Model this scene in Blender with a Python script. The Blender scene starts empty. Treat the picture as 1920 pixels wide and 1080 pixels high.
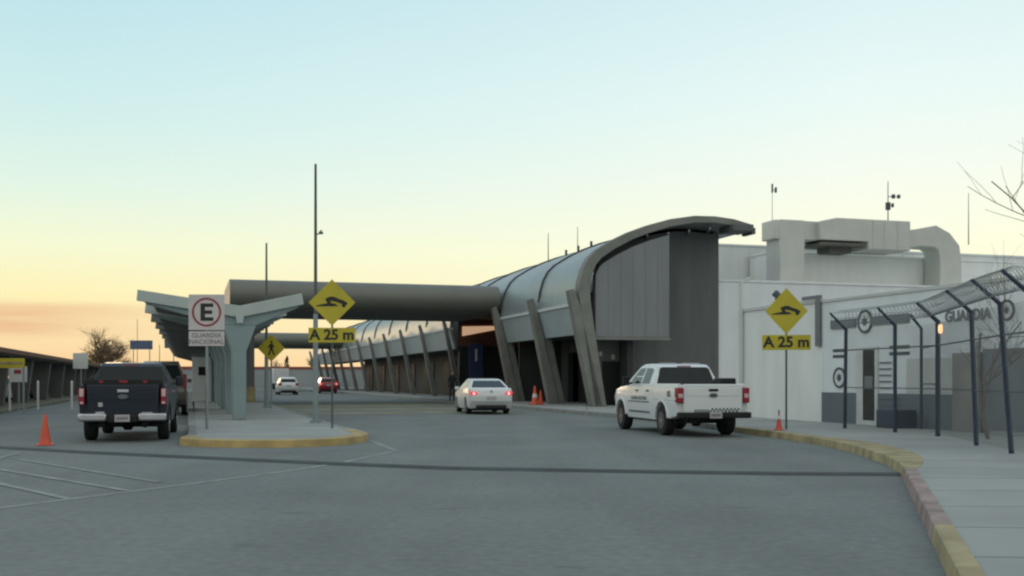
import bpy, bmesh, math, random
from mathutils import Vector, Matrix
random.seed(7)
S = bpy.context.scene
COL = S.collection
R = math.radians
TH = math.atan(0.3025)                 # the street runs this far left of the view axis
CT, ST = math.cos(TH), math.sin(TH)

# ------------------------------------------------------------ camera
cam = bpy.data.cameras.new('camera'); co = bpy.data.objects.new('camera', cam); COL.objects.link(co)
co.location = (0, 0, 1.4); co.rotation_euler = (R(90), 0, 0)
cam.sensor_width = 36; cam.lens = 37.5; cam.shift_y = (712-540)/1920
cam.clip_start = 0.1; cam.clip_end = 5000
S.camera = co
# ------------------------------------------------------------ sky
w = bpy.data.worlds.new('World'); S.world = w; w.use_nodes = True
nt = w.node_tree; nt.nodes.clear()
def N(t, **k):
    n = nt.nodes.new(t)
    for a, b in k.items(): setattr(n, a, b)
    return n
def ramp(n, pts, interp='LINEAR'):
    e = n.color_ramp.elements
    n.color_ramp.interpolation = interp
    while len(e) < len(pts): e.new(0.5)
    for i, (p, c) in enumerate(pts):
        e[i].position = p; e[i].color = (c[0], c[1], c[2], 1)
def srgb(r, g, b):
    f = lambda c: (c/255/12.92) if c/255 <= .04045 else ((c/255+.055)/1.055)**2.4
    return (f(r), f(g), f(b))
tc = N('ShaderNodeTexCoord'); sp = N('ShaderNodeSeparateXYZ')
nt.links.new(tc.outputs['Generated'], sp.inputs[0])
rl = N('ShaderNodeValToRGB')      # left part of the evening sky, by height
ramp(rl, [(0.0, srgb(255, 205, 150)), (.035, srgb(255, 228, 175)), (.075, srgb(255, 243, 186)), (.115, srgb(247, 250, 212)),
          (.165, srgb(228, 246, 230)), (.225, srgb(210, 239, 236)), (.335, srgb(188, 226, 236)), (.6, srgb(178, 208, 232)), (1, srgb(165, 195, 230))])
rr = N('ShaderNodeValToRGB')      # right part, paler
ramp(rr, [(0.0, srgb(255, 226, 175)), (.06, srgb(255, 246, 205)), (.12, srgb(255, 255, 226)), (.18, srgb(247, 253, 240)),
          (.25, srgb(234, 250, 247)), (.335, srgb(218, 241, 243)), (.6, srgb(190, 216, 235)), (1, srgb(165, 195, 230))])
nt.links.new(sp.outputs['Z'], rl.inputs[0]); nt.links.new(sp.outputs['Z'], rr.inputs[0])
mx = N('ShaderNodeMapRange'); mx.inputs['From Min'].default_value = -.38; mx.inputs['From Max'].default_value = .30
nt.links.new(sp.outputs['X'], mx.inputs['Value'])
mix = N('ShaderNodeMix', data_type='RGBA')
nt.links.new(mx.outputs['Result'], mix.inputs['Factor']); nt.links.new(rl.outputs[0], mix.inputs[6]); nt.links.new(rr.outputs[0], mix.inputs[7])
# long low bank of cloud at the left over the sunset
mp = N('ShaderNodeMapping'); mp.inputs['Scale'].default_value = (2.2, 2.2, 34)
nz = N('ShaderNodeTexNoise'); nz.inputs['Scale'].default_value = 1.3; nz.inputs['Detail'].default_value = 3
nt.links.new(tc.outputs['Generated'], mp.inputs[0]); nt.links.new(mp.outputs[0], nz.inputs['Vector'])
cz = N('ShaderNodeValToRGB'); ramp(cz, [(0, (0, 0, 0)), (.028, (.15, .15, .15)), (.045, (1, 1, 1)), (.062, (1, 1, 1)), (.073, (0, 0, 0))], 'EASE')
nt.links.new(sp.outputs['Z'], cz.inputs[0])
cx = N('ShaderNodeMapRange'); cx.inputs['From Min'].default_value = -.27; cx.inputs['From Max'].default_value = -.40
nt.links.new(sp.outputs['X'], cx.inputs['Value'])
nm = N('ShaderNodeMapRange'); nm.inputs['From Min'].default_value = .34; nm.inputs['From Max'].default_value = .56
nt.links.new(nz.outputs['Fac'], nm.inputs['Value'])
m1 = N('ShaderNodeMath', operation='MULTIPLY'); m2 = N('ShaderNodeMath', operation='MULTIPLY')
nt.links.new(cz.outputs[0], m1.inputs[0]); nt.links.new(cx.outputs['Result'], m1.inputs[1])
nt.links.new(m1.outputs[0], m2.inputs[0]); nt.links.new(nm.outputs['Result'], m2.inputs[1])
mc = N('ShaderNodeMix', data_type='RGBA'); mc.inputs[7].default_value = (*srgb(238, 196, 150), 1)
nt.links.new(m2.outputs[0], mc.inputs['Factor']); nt.links.new(mix.outputs[2], mc.inputs[6])
# the dusk side of the sky, behind the camera
by = N('ShaderNodeMapRange'); by.inputs['From Min'].default_value = .55; by.inputs['From Max'].default_value = -.35
nt.links.new(sp.outputs['Y'], by.inputs['Value'])
mb = N('ShaderNodeMix', data_type='RGBA'); mb.inputs[7].default_value = (.74, .775, .745, 1)
nt.links.new(by.outputs['Result'], mb.inputs['Factor']); nt.links.new(mc.outputs[2], mb.inputs[6])
bg = N('ShaderNodeBackground'); bg.inputs['Strength'].default_value = 1.0
nt.links.new(mb.outputs[2], bg.inputs[0]); wo = N('ShaderNodeOutputWorld'); nt.links.new(bg.outputs[0], wo.inputs[0])
# the sun, just above the horizon ahead and to the left
sl = bpy.data.lights.new('sun', 'SUN'); so = bpy.data.objects.new('sun', sl); COL.objects.link(so)
sl.energy = 0.22; sl.angle = R(10); sl.color = (1, .72, .45)
so.rotation_euler = Vector((.42, -.90, -.05)).to_track_quat('-Z', 'Y').to_euler()
S.view_settings.view_transform = 'Standard'; S.view_settings.look = 'None'
S.view_settings.gamma = 1; S.view_settings.exposure = 0
S.cycles.filter_width = 2.3
S.cycles.max_bounces = 6

# ------------------------------------------------------------ materials
def mat(name, col, rough=.6, metal=0, var=.12, scale=3.0, bump=0.0, bscale=40, emit=None, coat=0, detail=5, stretch=None):
    m = bpy.data.materials.new(name); m.use_nodes = True
    t = m.node_tree; b = t.nodes['Principled BSDF']
    b.inputs['Roughness'].default_value = rough; b.inputs['Metallic'].default_value = metal
    if coat: b.inputs['Coat Weight'].default_value = coat; b.inputs['Coat Roughness'].default_value = .06
    tcn = t.nodes.new('ShaderNodeTexCoord'); vec = tcn.outputs['Object']
    if stretch:
        mpn = t.nodes.new('ShaderNodeMapping'); mpn.inputs['Scale'].default_value = stretch
        t.links.new(vec, mpn.inputs[0]); vec = mpn.outputs[0]
    n = t.nodes.new('ShaderNodeTexNoise'); n.inputs['Scale'].default_value = scale; n.inputs['Detail'].default_value = detail
    t.links.new(vec, n.inputs['Vector'])
    r = t.nodes.new('ShaderNodeValToRGB'); e = r.color_ramp.elements
    e[0].position = .3; e[1].position = .72
    e[0].color = (*[max(0, c*(1-var)) for c in col], 1); e[1].color = (*[min(1, c*(1+var)) for c in col], 1)
    t.links.new(n.outputs['Fac'], r.inputs[0]); t.links.new(r.outputs[0], b.inputs['Base Color'])
    if bump:
        n2 = t.nodes.new('ShaderNodeTexNoise'); n2.inputs['Scale'].default_value = bscale; n2.inputs['Detail'].default_value = 4
        t.links.new(vec, n2.inputs['Vector'])
        bp = t.nodes.new('ShaderNodeBump'); bp.inputs['Strength'].default_value = bump; bp.inputs['Distance'].default_value = .01
        t.links.new(n2.outputs['Fac'], bp.inputs['Height']); t.links.new(bp.outputs[0], b.inputs['Normal'])
    if emit:
        b.inputs['Emission Color'].default_value = (*emit[:3], 1); b.inputs['Emission Strength'].default_value = emit[3]
    return m
M = {}
M['asphalt'] = mat('asphalt', (.165, .180, .170), .92, var=.12, scale=.35, bump=.5, bscale=55, detail=8)
M['tar'] = mat('tar', (.045, .05, .05), .8, var=.3, scale=1.5, bump=.3)
M['dirt'] = mat('dirt', (.17, .16, .11), .95, var=.3, scale=.5, bump=.6, bscale=12)
M['paintline'] = mat('faded_line_paint', (.235, .25, .245), .8, var=.3, scale=3, bump=.2)
M['paintyellow_road'] = mat('faded_yellow_road_paint', (.21, .21, .13), .85, var=.25, scale=.8)
M['kerb_yellow'] = mat('worn_yellow_kerb_paint', (.33, .275, .15), .85, var=.38, scale=2.2, bump=.3)
M['kerb_amber'] = mat('amber_kerb_paint', (.40, .295, .12), .8, var=.25, scale=2.2, bump=.3)
M['kerb_red'] = mat('worn_red_kerb_paint', (.30, .22, .20), .85, var=.32, scale=3.0, bump=.3)
M['kerb_grey'] = mat('kerb_concrete', (.24, .25, .23), .85, var=.2, scale=2.0, bump=.3)
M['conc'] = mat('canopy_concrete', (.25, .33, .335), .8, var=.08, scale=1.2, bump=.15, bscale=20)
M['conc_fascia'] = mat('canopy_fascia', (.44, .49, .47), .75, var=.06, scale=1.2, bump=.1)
M['shaded_conc'] = mat('shaded_canopy_concrete', (.17, .18, .17), .85, var=.15, scale=1.5)  # darker copy of canopy concrete; shade of the farther canopies put into colour
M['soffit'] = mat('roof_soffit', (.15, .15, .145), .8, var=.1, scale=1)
M['grey_rib'] = mat('grey_rib_paint', (.185, .19, .172), .6, var=.16, scale=1.5, bump=.08)
M['skin'] = mat('metal_roof_skin', (.30, .33, .33), .42, metal=.35, var=.08, scale=.8, stretch=(1, 1, .3))
M['band'] = mat('light_fascia_panel', (.36, .42, .44), .5, var=.05, scale=1)
M['stripe'] = mat('pale_metal_ledge', (.80, .83, .84), .5, var=.04)
M['seam'] = mat('dark_seam', (.06, .065, .065), .6)
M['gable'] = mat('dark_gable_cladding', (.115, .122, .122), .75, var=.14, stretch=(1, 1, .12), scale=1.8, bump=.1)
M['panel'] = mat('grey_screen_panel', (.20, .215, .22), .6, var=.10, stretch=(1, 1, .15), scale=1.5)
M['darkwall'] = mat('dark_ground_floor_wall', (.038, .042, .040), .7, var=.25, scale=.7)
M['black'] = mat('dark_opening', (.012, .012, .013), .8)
M['doorglass'] = mat('dark_door_glass', (.008, .009, .010), .55)
M['bigcan'] = mat('entrance_canopy_metal', (.175, .18, .155), .55, metal=.2, var=.06, scale=.6)
M['brown'] = mat('red_brown_recess', (.20, .085, .05), .7, var=.15, scale=1)
M['peach'] = mat('sky_glow_clerestory', (.8, .55, .36), .4, emit=(1, .62, .38, .45), var=.15, scale=.6)  # sunset sky glow in the strip, put into colour and emission
M['white_wall'] = mat('white_render', (.76, .78, .75), .85, var=.06, stretch=(1, 1, .25), scale=1.6, bump=.2, bscale=25)
M['white_wall2'] = mat('pale_grey_render', (.56, .58, .56), .85, var=.08, scale=.35, bump=.1)
M['white_wall3'] = mat('hall_render', (.68, .70, .68), .85, var=.10, stretch=(1, 1, .2), scale=.7, bump=.1)
M['bluewhite'] = mat('bluish_white_render', (.73, .77, .78), .85, var=.07, stretch=(1, 1, .3), scale=1.3, bump=.15)
M['dado'] = mat('slate_dado_paint', (.135, .165, .185), .8, var=.08, scale=1.5)
M['slate'] = mat('dark_slate_paint', (.07, .085, .095), .7)
M['beige'] = mat('beige_block_wall', (.27, .265, .24), .9, var=.15, scale=1.5, bump=.4, bscale=15)
M['gate'] = mat('grey_sheet_gate', (.17, .185, .20), .7, var=.1, scale=1)
M['duct'] = mat('duct_sheet', (.54, .55, .51), .55, metal=.15, var=.07, scale=.9)
M['duct_dark'] = mat('duct_frame', (.12, .12, .10), .7)
M['navy'] = mat('navy_post_paint', (.025, .04, .07), .5, var=.25, scale=4)
M['wire'] = mat('galvanised_wire', (.22, .24, .24), .5, metal=.6)
M['galv'] = mat('galvanised_pole', (.26, .31, .31), .5, metal=.3, var=.1)
M['pole_dark'] = mat('dark_pole', (.10, .115, .11), .6, metal=.2)
M['sign_yellow'] = mat('yellow_sign_sheet', (.50, .42, .025), .5, var=.08, scale=2)
M['sign_white'] = mat('white_sign_sheet', (.58, .55, .54), .5, var=.04)
M['sign_black'] = mat('black_sign_print', (.02, .022, .018), .6)
M['sign_red'] = mat('red_sign_print', (.30, .035, .05), .6)
M['sign_blue'] = mat('blue_sign_sheet', (.03, .045, .14), .6)
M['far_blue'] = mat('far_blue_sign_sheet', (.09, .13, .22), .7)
M['cone'] = mat('orange_cone_plastic', (.62, .085, .04), .5, var=.12, scale=6)
M['white_p'] = mat('white_plastic', (.65, .66, .66), .5)
M['car_white'] = mat('white_car_paint', (.72, .75, .75), .35, coat=.25, var=.02)
M['car_dark'] = mat('midnight_car_paint', (.012, .019, .032), .35, coat=.25, var=.05)
M['car_tan'] = mat('tan_car_paint', (.13, .12, .095), .3, coat=.6, var=.04)
M['car_red'] = mat('red_car_paint', (.30, .015, .03), .3, coat=.6, var=.04)
M['car_grey'] = mat('grey_car_paint', (.12, .13, .13), .3, coat=.6, var=.04)
M['carglass'] = mat('car_glass', (.018, .024, .026), .06, var=.05)
M['tyre'] = mat('tyre_rubber', (.012, .012, .013), .85, var=.2, bump=.2)
M['wheel_dark'] = mat('dark_wheel_metal', (.10, .105, .11), .5, metal=.4)
M['rim'] = mat('alloy_rim', (.42, .43, .43), .35, metal=.7)
M['under'] = mat('underbody', (.012, .012, .012), .9)
M['trim'] = mat('black_trim', (.018, .019, .02), .6)
M['chrome'] = mat('chrome', (.50, .50, .52), .22, metal=.9)
M['tail'] = mat('tail_lamp', (.28, .012, .025), .25)
M['tail_clear'] = mat('tail_lamp_reverse_lens', (.6, .45, .45), .2)
M['brake'] = mat('lit_brake_lamp', (.6, .02, .03), .3, emit=(1, .10, .13, .55))
M['brake_core'] = mat('lit_brake_core', (.9, .5, .5), .3, emit=(1, .55, .55, 1.2))
M['plate'] = mat('number_plate', (.45, .43, .43), .5)
M['plate_ink'] = mat('number_plate_ink', (.14, .13, .14), .6)
M['livery'] = mat('door_livery', (.12, .15, .16), .5)
M['bark'] = mat('pale_bark', (.16, .13, .10), .9, var=.25, scale=6)
M['bark2'] = mat('dry_brush_bark', (.20, .13, .08), .9, var=.25, scale=6)
M['roofbrown'] = mat('sun_glow_roof_edge', (.13, .06, .03), .7, var=.3, scale=1)  # brown carries the low sun's glow on the roof rim, put into colour
M['farwall'] = mat('far_perimeter_wall', (.30, .33, .34), .85, var=.08, scale=.3)
M['redtop'] = mat('brick_red_coping', (.30, .08, .05), .8, var=.2)
M['evergreen'] = mat('dark_evergreen_leaf', (.035, .04, .02), .8)
M['skin_p'] = mat('person_skin', (.30, .18, .12), .6)
M['cloth'] = mat('dark_clothing', (.012, .013, .016), .85)
M['hair'] = mat('dark_hair', (.01, .008, .007), .7)
M['amber'] = mat('lit_amber_lamp', (1, .5, .2), .4, emit=(1, .55, .28, 2.0))
M['lampglow'] = mat('dim_wall_lamp', (.25, .24, .2), .4, emit=(1, .8, .55, .03))

for k_ in ('car_dark', 'carglass', 'trim', 'doorglass'): M[k_].node_tree.nodes['Principled BSDF'].inputs['Specular IOR Level'].default_value = .28
# sidewalk: concrete flags with joints
def sidewalk_mat():
    m = mat('sidewalk_concrete', (.325, .335, .31), .88, var=.12, scale=.6, bump=.35, bscale=30)
    t = m.node_tree; b = t.nodes['Principled BSDF']
    src = b.inputs['Base Color'].links[0].from_socket
    tcn = t.nodes.new('ShaderNodeTexCoord'); mp = t.nodes.new('ShaderNodeMapping')
    mp.inputs['Rotation'].default_value = (0, 0, R(4))
    br = t.nodes.new('ShaderNodeTexBrick'); br.offset = 0; br.inputs['Scale'].default_value = 1
    br.inputs['Brick Width'].default_value = 60; br.inputs['Row Height'].default_value = 1.55; br.inputs['Mortar Size'].default_value = .022
    br.inputs['Mortar Smooth'].default_value = .3
    br.inputs['Color1'].default_value = (1, 1, 1, 1); br.inputs['Color2'].default_value = (.88, .88, .88, 1); br.inputs['Mortar'].default_value = (.38, .38, .38, 1)
    t.links.new(tcn.outputs['Object'], mp.inputs[0]); t.links.new(mp.outputs[0], br.inputs['Vector'])
    mu = t.nodes.new('ShaderNodeMix'); mu.data_type = 'RGBA'; mu.blend_type = 'MULTIPLY'; mu.inputs['Factor'].default_value = 1
    t.links.new(src, mu.inputs[6]); t.links.new(br.outputs['Color'], mu.inputs[7]); t.links.new(mu.outputs[2], b.inputs['Base Color'])
    return m
M['sidewalk'] = sidewalk_mat()
# asphalt: add wide wear patches
def patch_asphalt():
    t = M['asphalt'].node_tree; b = t.nodes['Principled BSDF']
    src = b.inputs['Base Color'].links[0].from_socket
    tcn = t.nodes.new('ShaderNodeTexCoord'); n = t.nodes.new('ShaderNodeTexNoise'); n.inputs['Scale'].default_value = 9; n.inputs['Detail'].default_value = 6
    mp = t.nodes.new('ShaderNodeMapping'); mp.inputs['Rotation'].default_value = (0, 0, -TH); mp.inputs['Scale'].default_value = (1, .12, 1)
    t.links.new(tcn.outputs['Object'], mp.inputs[0]); 
    n2 = t.nodes.new('ShaderNodeTexNoise'); n2.inputs['Scale'].default_value = .9; n2.inputs['Detail'].default_value = 3
    t.links.new(mp.outputs[0], n2.inputs['Vector']); t.links.new(tcn.outputs['Object'], n.inputs['Vector'])
    r = t.nodes.new('ShaderNodeMapRange'); r.inputs['From Min'].default_value = .3; r.inputs['From Max'].default_value = .7
    r.inputs['To Min'].default_value = .90; r.inputs['To Max'].default_value = 1.08
    t.links.new(n2.outputs['Fac'], r.inputs['Value'])
    r2 = t.nodes.new('ShaderNodeMapRange'); r2.inputs['From Min'].default_value = .3; r2.inputs['From Max'].default_value = .7
    r2.inputs['To Min'].default_value = .86; r2.inputs['To Max'].default_value = 1.12
    t.links.new(n.outputs['Fac'], r2.inputs['Value'])
    mm = t.nodes.new('ShaderNodeMath'); mm.operation = 'MULTIPLY'
    n3 = t.nodes.new('ShaderNodeTexNoise'); n3.inputs['Scale'].default_value = 1.7; n3.inputs['Detail'].default_value = 7; n3.inputs['Roughness'].default_value = .65
    mp3 = t.nodes.new('ShaderNodeMapping'); mp3.inputs['Scale'].default_value = (.6, 1.6, 1); t.links.new(tcn.outputs['Object'], mp3.inputs[0]); t.links.new(mp3.outputs[0], n3.inputs['Vector'])
    r3 = t.nodes.new('ShaderNodeMapRange'); r3.inputs['From Min'].default_value = .60; r3.inputs['From Max'].default_value = .72; r3.inputs['To Min'].default_value = 1; r3.inputs['To Max'].default_value = .70
    t.links.new(n3.outputs['Fac'], r3.inputs['Value'])
    m3 = t.nodes.new('ShaderNodeMath'); m3.operation = 'MULTIPLY'; t.links.new(r2.outputs['Result'], m3.inputs[0]); t.links.new(r3.outputs['Result'], m3.inputs[1])
    t.links.new(r.outputs['Result'], mm.inputs[0]); t.links.new(m3.outputs[0], mm.inputs[1])
    cb = t.nodes.new('ShaderNodeVectorMath'); cb.operation = 'SCALE'
    t.links.new(src, cb.inputs[0]); t.links.new(mm.outputs[0], cb.inputs['Scale']); t.links.new(cb.outputs[0], b.inputs['Base Color'])
patch_asphalt()

# ------------------------------------------------------------ mesh helpers
class MB:
    def __init__(s): s.bm = bmesh.new()
    def box(s, x0, x1, y0, y1, z0, z1):
        v = [s.bm.verts.new(c) for c in ((x0,y0,z0),(x1,y0,z0),(x1,y1,z0),(x0,y1,z0),(x0,y0,z1),(x1,y0,z1),(x1,y1,z1),(x0,y1,z1))]
        for f in ((0,3,2,1),(4,5,6,7),(0,1,5,4),(1,2,6,5),(2,3,7,6),(3,0,4,7)): s.bm.faces.new([v[i] for i in f])
        return s
    def prism(s, pts, a, b, axis='x'):
        """polygon pts in the plane across axis, extruded from a to b along it"""
        def P(p, t): return {'x': (t, p[0], p[1]), 'y': (p[0], t, p[1]), 'z': (p[0], p[1], t)}[axis]
        A = [s.bm.verts.new(P(p, a)) for p in pts]; B = [s.bm.verts.new(P(p, b)) for p in pts]
        s.bm.faces.new(A); s.bm.faces.new(B[::-1]); n = len(pts)
        for i in range(n): s.bm.faces.new((A[i], B[i], B[(i+1) % n], A[(i+1) % n]))
        bmesh.ops.recalc_face_normals(s.bm, faces=s.bm.faces)
        return s
    def tube(s, pts, rad, n=8, caps=True):
        pts = [Vector(p) for p in pts]
        if not hasattr(rad, '__len__'): rad = [rad]*len(pts)
        rings = []
        for i, p in enumerate(pts):
            d = (pts[min(i+1, len(pts)-1)] - pts[max(i-1, 0)])
            d = d.normalized() if d.length > 1e-9 else Vector((0, 0, 1))
            u = d.cross(Vector((0, 0, 1)) if abs(d.z) < .95 else Vector((1, 0, 0))).normalized(); v = d.cross(u)
            rings.append([s.bm.verts.new(p + (u*math.cos(2*math.pi*k/n) + v*math.sin(2*math.pi*k/n))*rad[i]) for k in range(n)])
        for a, b in zip(rings, rings[1:]):
            for k in range(n): s.bm.faces.new((a[k], a[(k+1) % n], b[(k+1) % n], b[k]))
        if caps: s.bm.faces.new(rings[0][::-1]); s.bm.faces.new(rings[-1])
        return s
    def lathe(s, prof, c=(0, 0, 0), n=16, axis='z'):
        rings = []
        for r, h in prof:
            ring = []
            for k in range(n):
                a = 2*math.pi*k/n
                q = (r*math.cos(a), r*math.sin(a), h) if axis == 'z' else (h, r*math.cos(a), r*math.sin(a)) if axis == 'x' else (r*math.cos(a), h, r*math.sin(a))
                ring.append(s.bm.verts.new((c[0]+q[0], c[1]+q[1], c[2]+q[2])))
            rings.append(ring)
        for a, b in zip(rings, rings[1:]):
            for k in range(n): s.bm.faces.new((a[k], a[(k+1) % n], b[(k+1) % n], b[k]))
        s.bm.faces.new(rings[0][::-1]); s.bm.faces.new(rings[-1])
        return s
    def quad(s, *p): s.bm.faces.new([s.bm.verts.new(q) for q in p]); return s
    def build(s, name, m, parent=None, bevel=0, smooth=False, seg=2, recalc=True):
        if recalc: bmesh.ops.recalc_face_normals(s.bm, faces=s.bm.faces)
        me = bpy.data.meshes.new(name); s.bm.to_mesh(me); s.bm.free()
        me.materials.append(M[m] if isinstance(m, str) else m)
        o = bpy.data.objects.new(name, me); COL.objects.link(o)
        if parent is not None: o.parent = parent
        if smooth:
            me.shade_smooth()
            me.set_sharp_from_angle(angle=R(38))
        if bevel:
            bv = o.modifiers.new('bevel', 'BEVEL'); bv.width = bevel; bv.segments = seg; bv.limit_method = 'ANGLE'; bv.angle_limit = R(35)
            bv.harden_normals = False
            me.shade_smooth(); me.set_sharp_from_angle(angle=R(50))
        return o
def tag(o, label=None, cat=None, group=None, kind=None):
    if label: o['label'] = label
    if cat: o['category'] = cat
    if group: o['group'] = group
    if kind: o['kind'] = kind
    return o
def thing(name, label, cat, loc=(0, 0, 0), rz=0, group=None, sc=1):
    o = bpy.data.objects.new(name, None); COL.objects.link(o); o.location = loc; o.rotation_euler = (0, 0, rz)
    o.scale = (sc, sc, sc) if not hasattr(sc, '__len__') else sc
    o.empty_display_size = .3
    return tag(o, label, cat, group)
def struct(o): o['kind'] = 'structure'; return o
def copy_tree(o, parent=None):
    c = o.copy(); COL.objects.link(c)
    if parent is not None: c.parent = parent
    for ch in [x for x in COL.objects if x.parent == o]: copy_tree(ch, c)
    return c
def G(a, b, z=0): return Vector((CT*a - ST*b, ST*a + CT*b, z))          # street frame -> world
def text(body, size, mname, parent, loc, rot=(R(90), 0, 0), name='lettering', align='CENTER', sx=1, ext=.004, bold=0):
    cu = bpy.data.curves.new('t', 'FONT'); cu.body = body; cu.size = size; cu.align_x = align; cu.align_y = 'CENTER'; cu.extrude = ext; cu.offset = bold
    t = bpy.data.objects.new('t', cu); COL.objects.link(t)
    me = bpy.data.meshes.new_from_object(t.evaluated_get(bpy.context.evaluated_depsgraph_get()))
    COL.objects.unlink(t); bpy.data.objects.remove(t); me.name = name
    for v in me.vertices: v.co.x *= sx
    me.materials.clear(); me.materials.append(M[mname])
    o = bpy.data.objects.new(name, me); COL.objects.link(o); o.parent = parent; o.location = loc; o.rotation_euler = rot
    return o
def ring(x, z, r0, r1, y0, y1, mname, name, parent, n=32, sx=1):
    m = MB(); vs = []
    for k in range(n):
        a = 2*math.pi*k/n; c, s_ = math.cos(a), math.sin(a)
        vs.append([m.bm.verts.new((x+r*c*sx, y, z+r*s_)) for r, y in ((r0, y0), (r1, y0), (r1, y1), (r0, y1))])
    for k in range(n):
        A, B = vs[k], vs[(k+1) % n]
        for i in range(4): m.bm.faces.new((A[i], A[(i+1) % 4], B[(i+1) % 4], B[i]))
    return m.build(name, mname, parent)

# ------------------------------------------------------------ ground
m = MB(); m.quad((-1500, -200, -.02), (1500, -200, -.02), (1500, 3000, -.02), (-1500, 3000, -.02)); struct(m.build('ground', 'dirt'))
m = MB(); m.quad(*[tuple(G(a, b, 0)) for a, b in ((-7.4, -60), (70, -60), (70, 260), (-7.4, 260))]); struct(m.build('road', 'asphalt'))
m = MB(); m.quad(*[tuple(G(a, b, .003)) for a, b in ((-60, -60), (-14.5, -60), (-14.5, 200), (-60, 200))]); struct(m.build('parking_lot', 'asphalt'))
def px(x, y, z=0):                      # point of the ground seen at a place in the photograph, used to lay out plan coordinates
    Y = (1.4-z)*2000/(y-712); return (round((x-960)*Y/2000, 2), round(Y, 2))
# right-hand pavement, its kerb line in plan
K = [(-.69, -4), (1.2, 1.8), (3.09, 7.6), (4.4, 11.6), (5.5, 15.0), (5.85, 16.2), (6.15, 17.6), (6.42, 19.6), (6.58, 21.6), (6.5, 23.6), (6.25, 26.0), (5.6, 30), (4.8, 34)] \
  + [tuple(G(15, b)[:2]) for b in (36.5, 60, 90, 130, 175)]
def sweep(pts, wdt, z0, z1, name, mname, side=1):
    m = MB(); rows = []
    for i, p in enumerate(pts):
        a = Vector(pts[max(i-1, 0)]); b = Vector(pts[min(i+1, len(pts)-1)]); d = (b-a).normalized(); n = Vector((d.y, -d.x))*side
        q = Vector(p)
        wi = wdt[i] if hasattr(wdt, '__len__') else wdt
        o_ = q + n*wi
        rows.append([m.bm.verts.new((q.x, q.y, z0)), m.bm.verts.new((q.x+n.x*.02, q.y+n.y*.02, z1-.01)), m.bm.verts.new((q.x+n.x*.045, q.y+n.y*.045, z1)), m.bm.verts.new((o_.x, o_.y, z1)), m.bm.verts.new((o_.x, o_.y, z0))])
    for A, B in zip(rows, rows[1:]):
        for k in range(4): m.bm.faces.new((A[k], A[k+1], B[k+1], B[k]))
    m.bm.faces.new(rows[0]); m.bm.faces.new(rows[-1][::-1])
    return struct(m.build(name, mname))
def dense(pts, n=6):
    out = []
    P = [Vector(p) for p in pts]
    for i in range(len(P)-1):
        p0, p1, p2, p3 = P[max(i-1, 0)], P[i], P[i+1], P[min(i+2, len(P)-1)]
        for k in range(n):
            t = k/n; out.append(tuple(.5*((2*p1)+(-p0+p2)*t+(2*p0-5*p1+4*p2-p3)*t*t+(-p0+3*p1-3*p2+p3)*t**3)))
    return out + [tuple(P[-1])]
Kd = dense(K[4:13], 5)
KK = K[:4] + Kd + K[13:]
m = MB(); m.prism([(x+.05, y) for x, y in KK] + [tuple(G(60, 175)[:2]), (70, 60), (60, -4)], -.01, .148, 'z'); struct(m.build('pavement', 'sidewalk'))
sweep([K[0], (1.2, 1.8), (2.55, 5.9), (3.62, 9.2)], .17, 0, .156, 'kerb', 'kerb_yellow')
sweep([(3.625, 9.215), (4.4, 11.6), (5.5, 15.0)], .17, 0, .156, 'kerb', 'kerb_red')
wid = [.17 + .42*math.sin(math.pi*min(1, max(0, (p[1]-15)/9)))+.10*min(1, max(0, (p[1]-15)/5)) for p in Kd]
sweep(Kd[:-6], wid[:-6], 0, .154, 'kerb', 'kerb_yellow')
sweep(Kd[-6:] + K[13:], .25, 0, .153, 'kerb', 'kerb_grey')
# island in the street frame
ISL = [(-7.30, 23.5), (-7.05, 22.75), (-6.4, 22.15), (-5.4, 21.95), (-4.7, 21.98), (-4.05, 22.35), (-3.55, 23.0), (-3.32, 23.9), (-3.35, 24.9), (-3.72, 26.2)]
ISLF = [tuple(G(.05, 125)[:2])] + [tuple(G(0.05, 26)[:2])] + ISL + [tuple(G(3.85, 30)[:2]), tuple(G(3.85, 125)[:2])]
m = MB(); m.prism([((x*.985-.06), y+.08) for x, y in ISLF], -.01, .15, 'z'); struct(m.build('island_pavement', 'sidewalk'))
di = dense([tuple(G(0, 25.2)[:2])] + ISL + [tuple(G(3.95, 29)[:2])], 5)
sweep(di[3:-4], .36, 0, .156, 'kerb', 'kerb_amber', side=-1)
sweep([di[-4], di[-2], tuple(G(3.95, 29)[:2]), tuple(G(3.95, 60)[:2]), tuple(G(3.95, 125)[:2])], .22, 0, .155, 'kerb', 'kerb_grey', side=-1)
sweep([tuple(G(-.05, 125)[:2]), tuple(G(-.05, 60)[:2]), tuple(G(-.05, 25.6)[:2]), di[3]], .22, 0, .155, 'kerb', 'kerb_grey', side=-1)
# left verge, raised bed of the car park
m = MB(); m.prism([tuple(G(a, b)[:2]) for a, b in ((-14.5, -20), (-7.4, -20), (-7.4, 150), (-14.5, 150))], -.01, .10, 'z'); struct(m.build('verge', 'dirt'))
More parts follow.
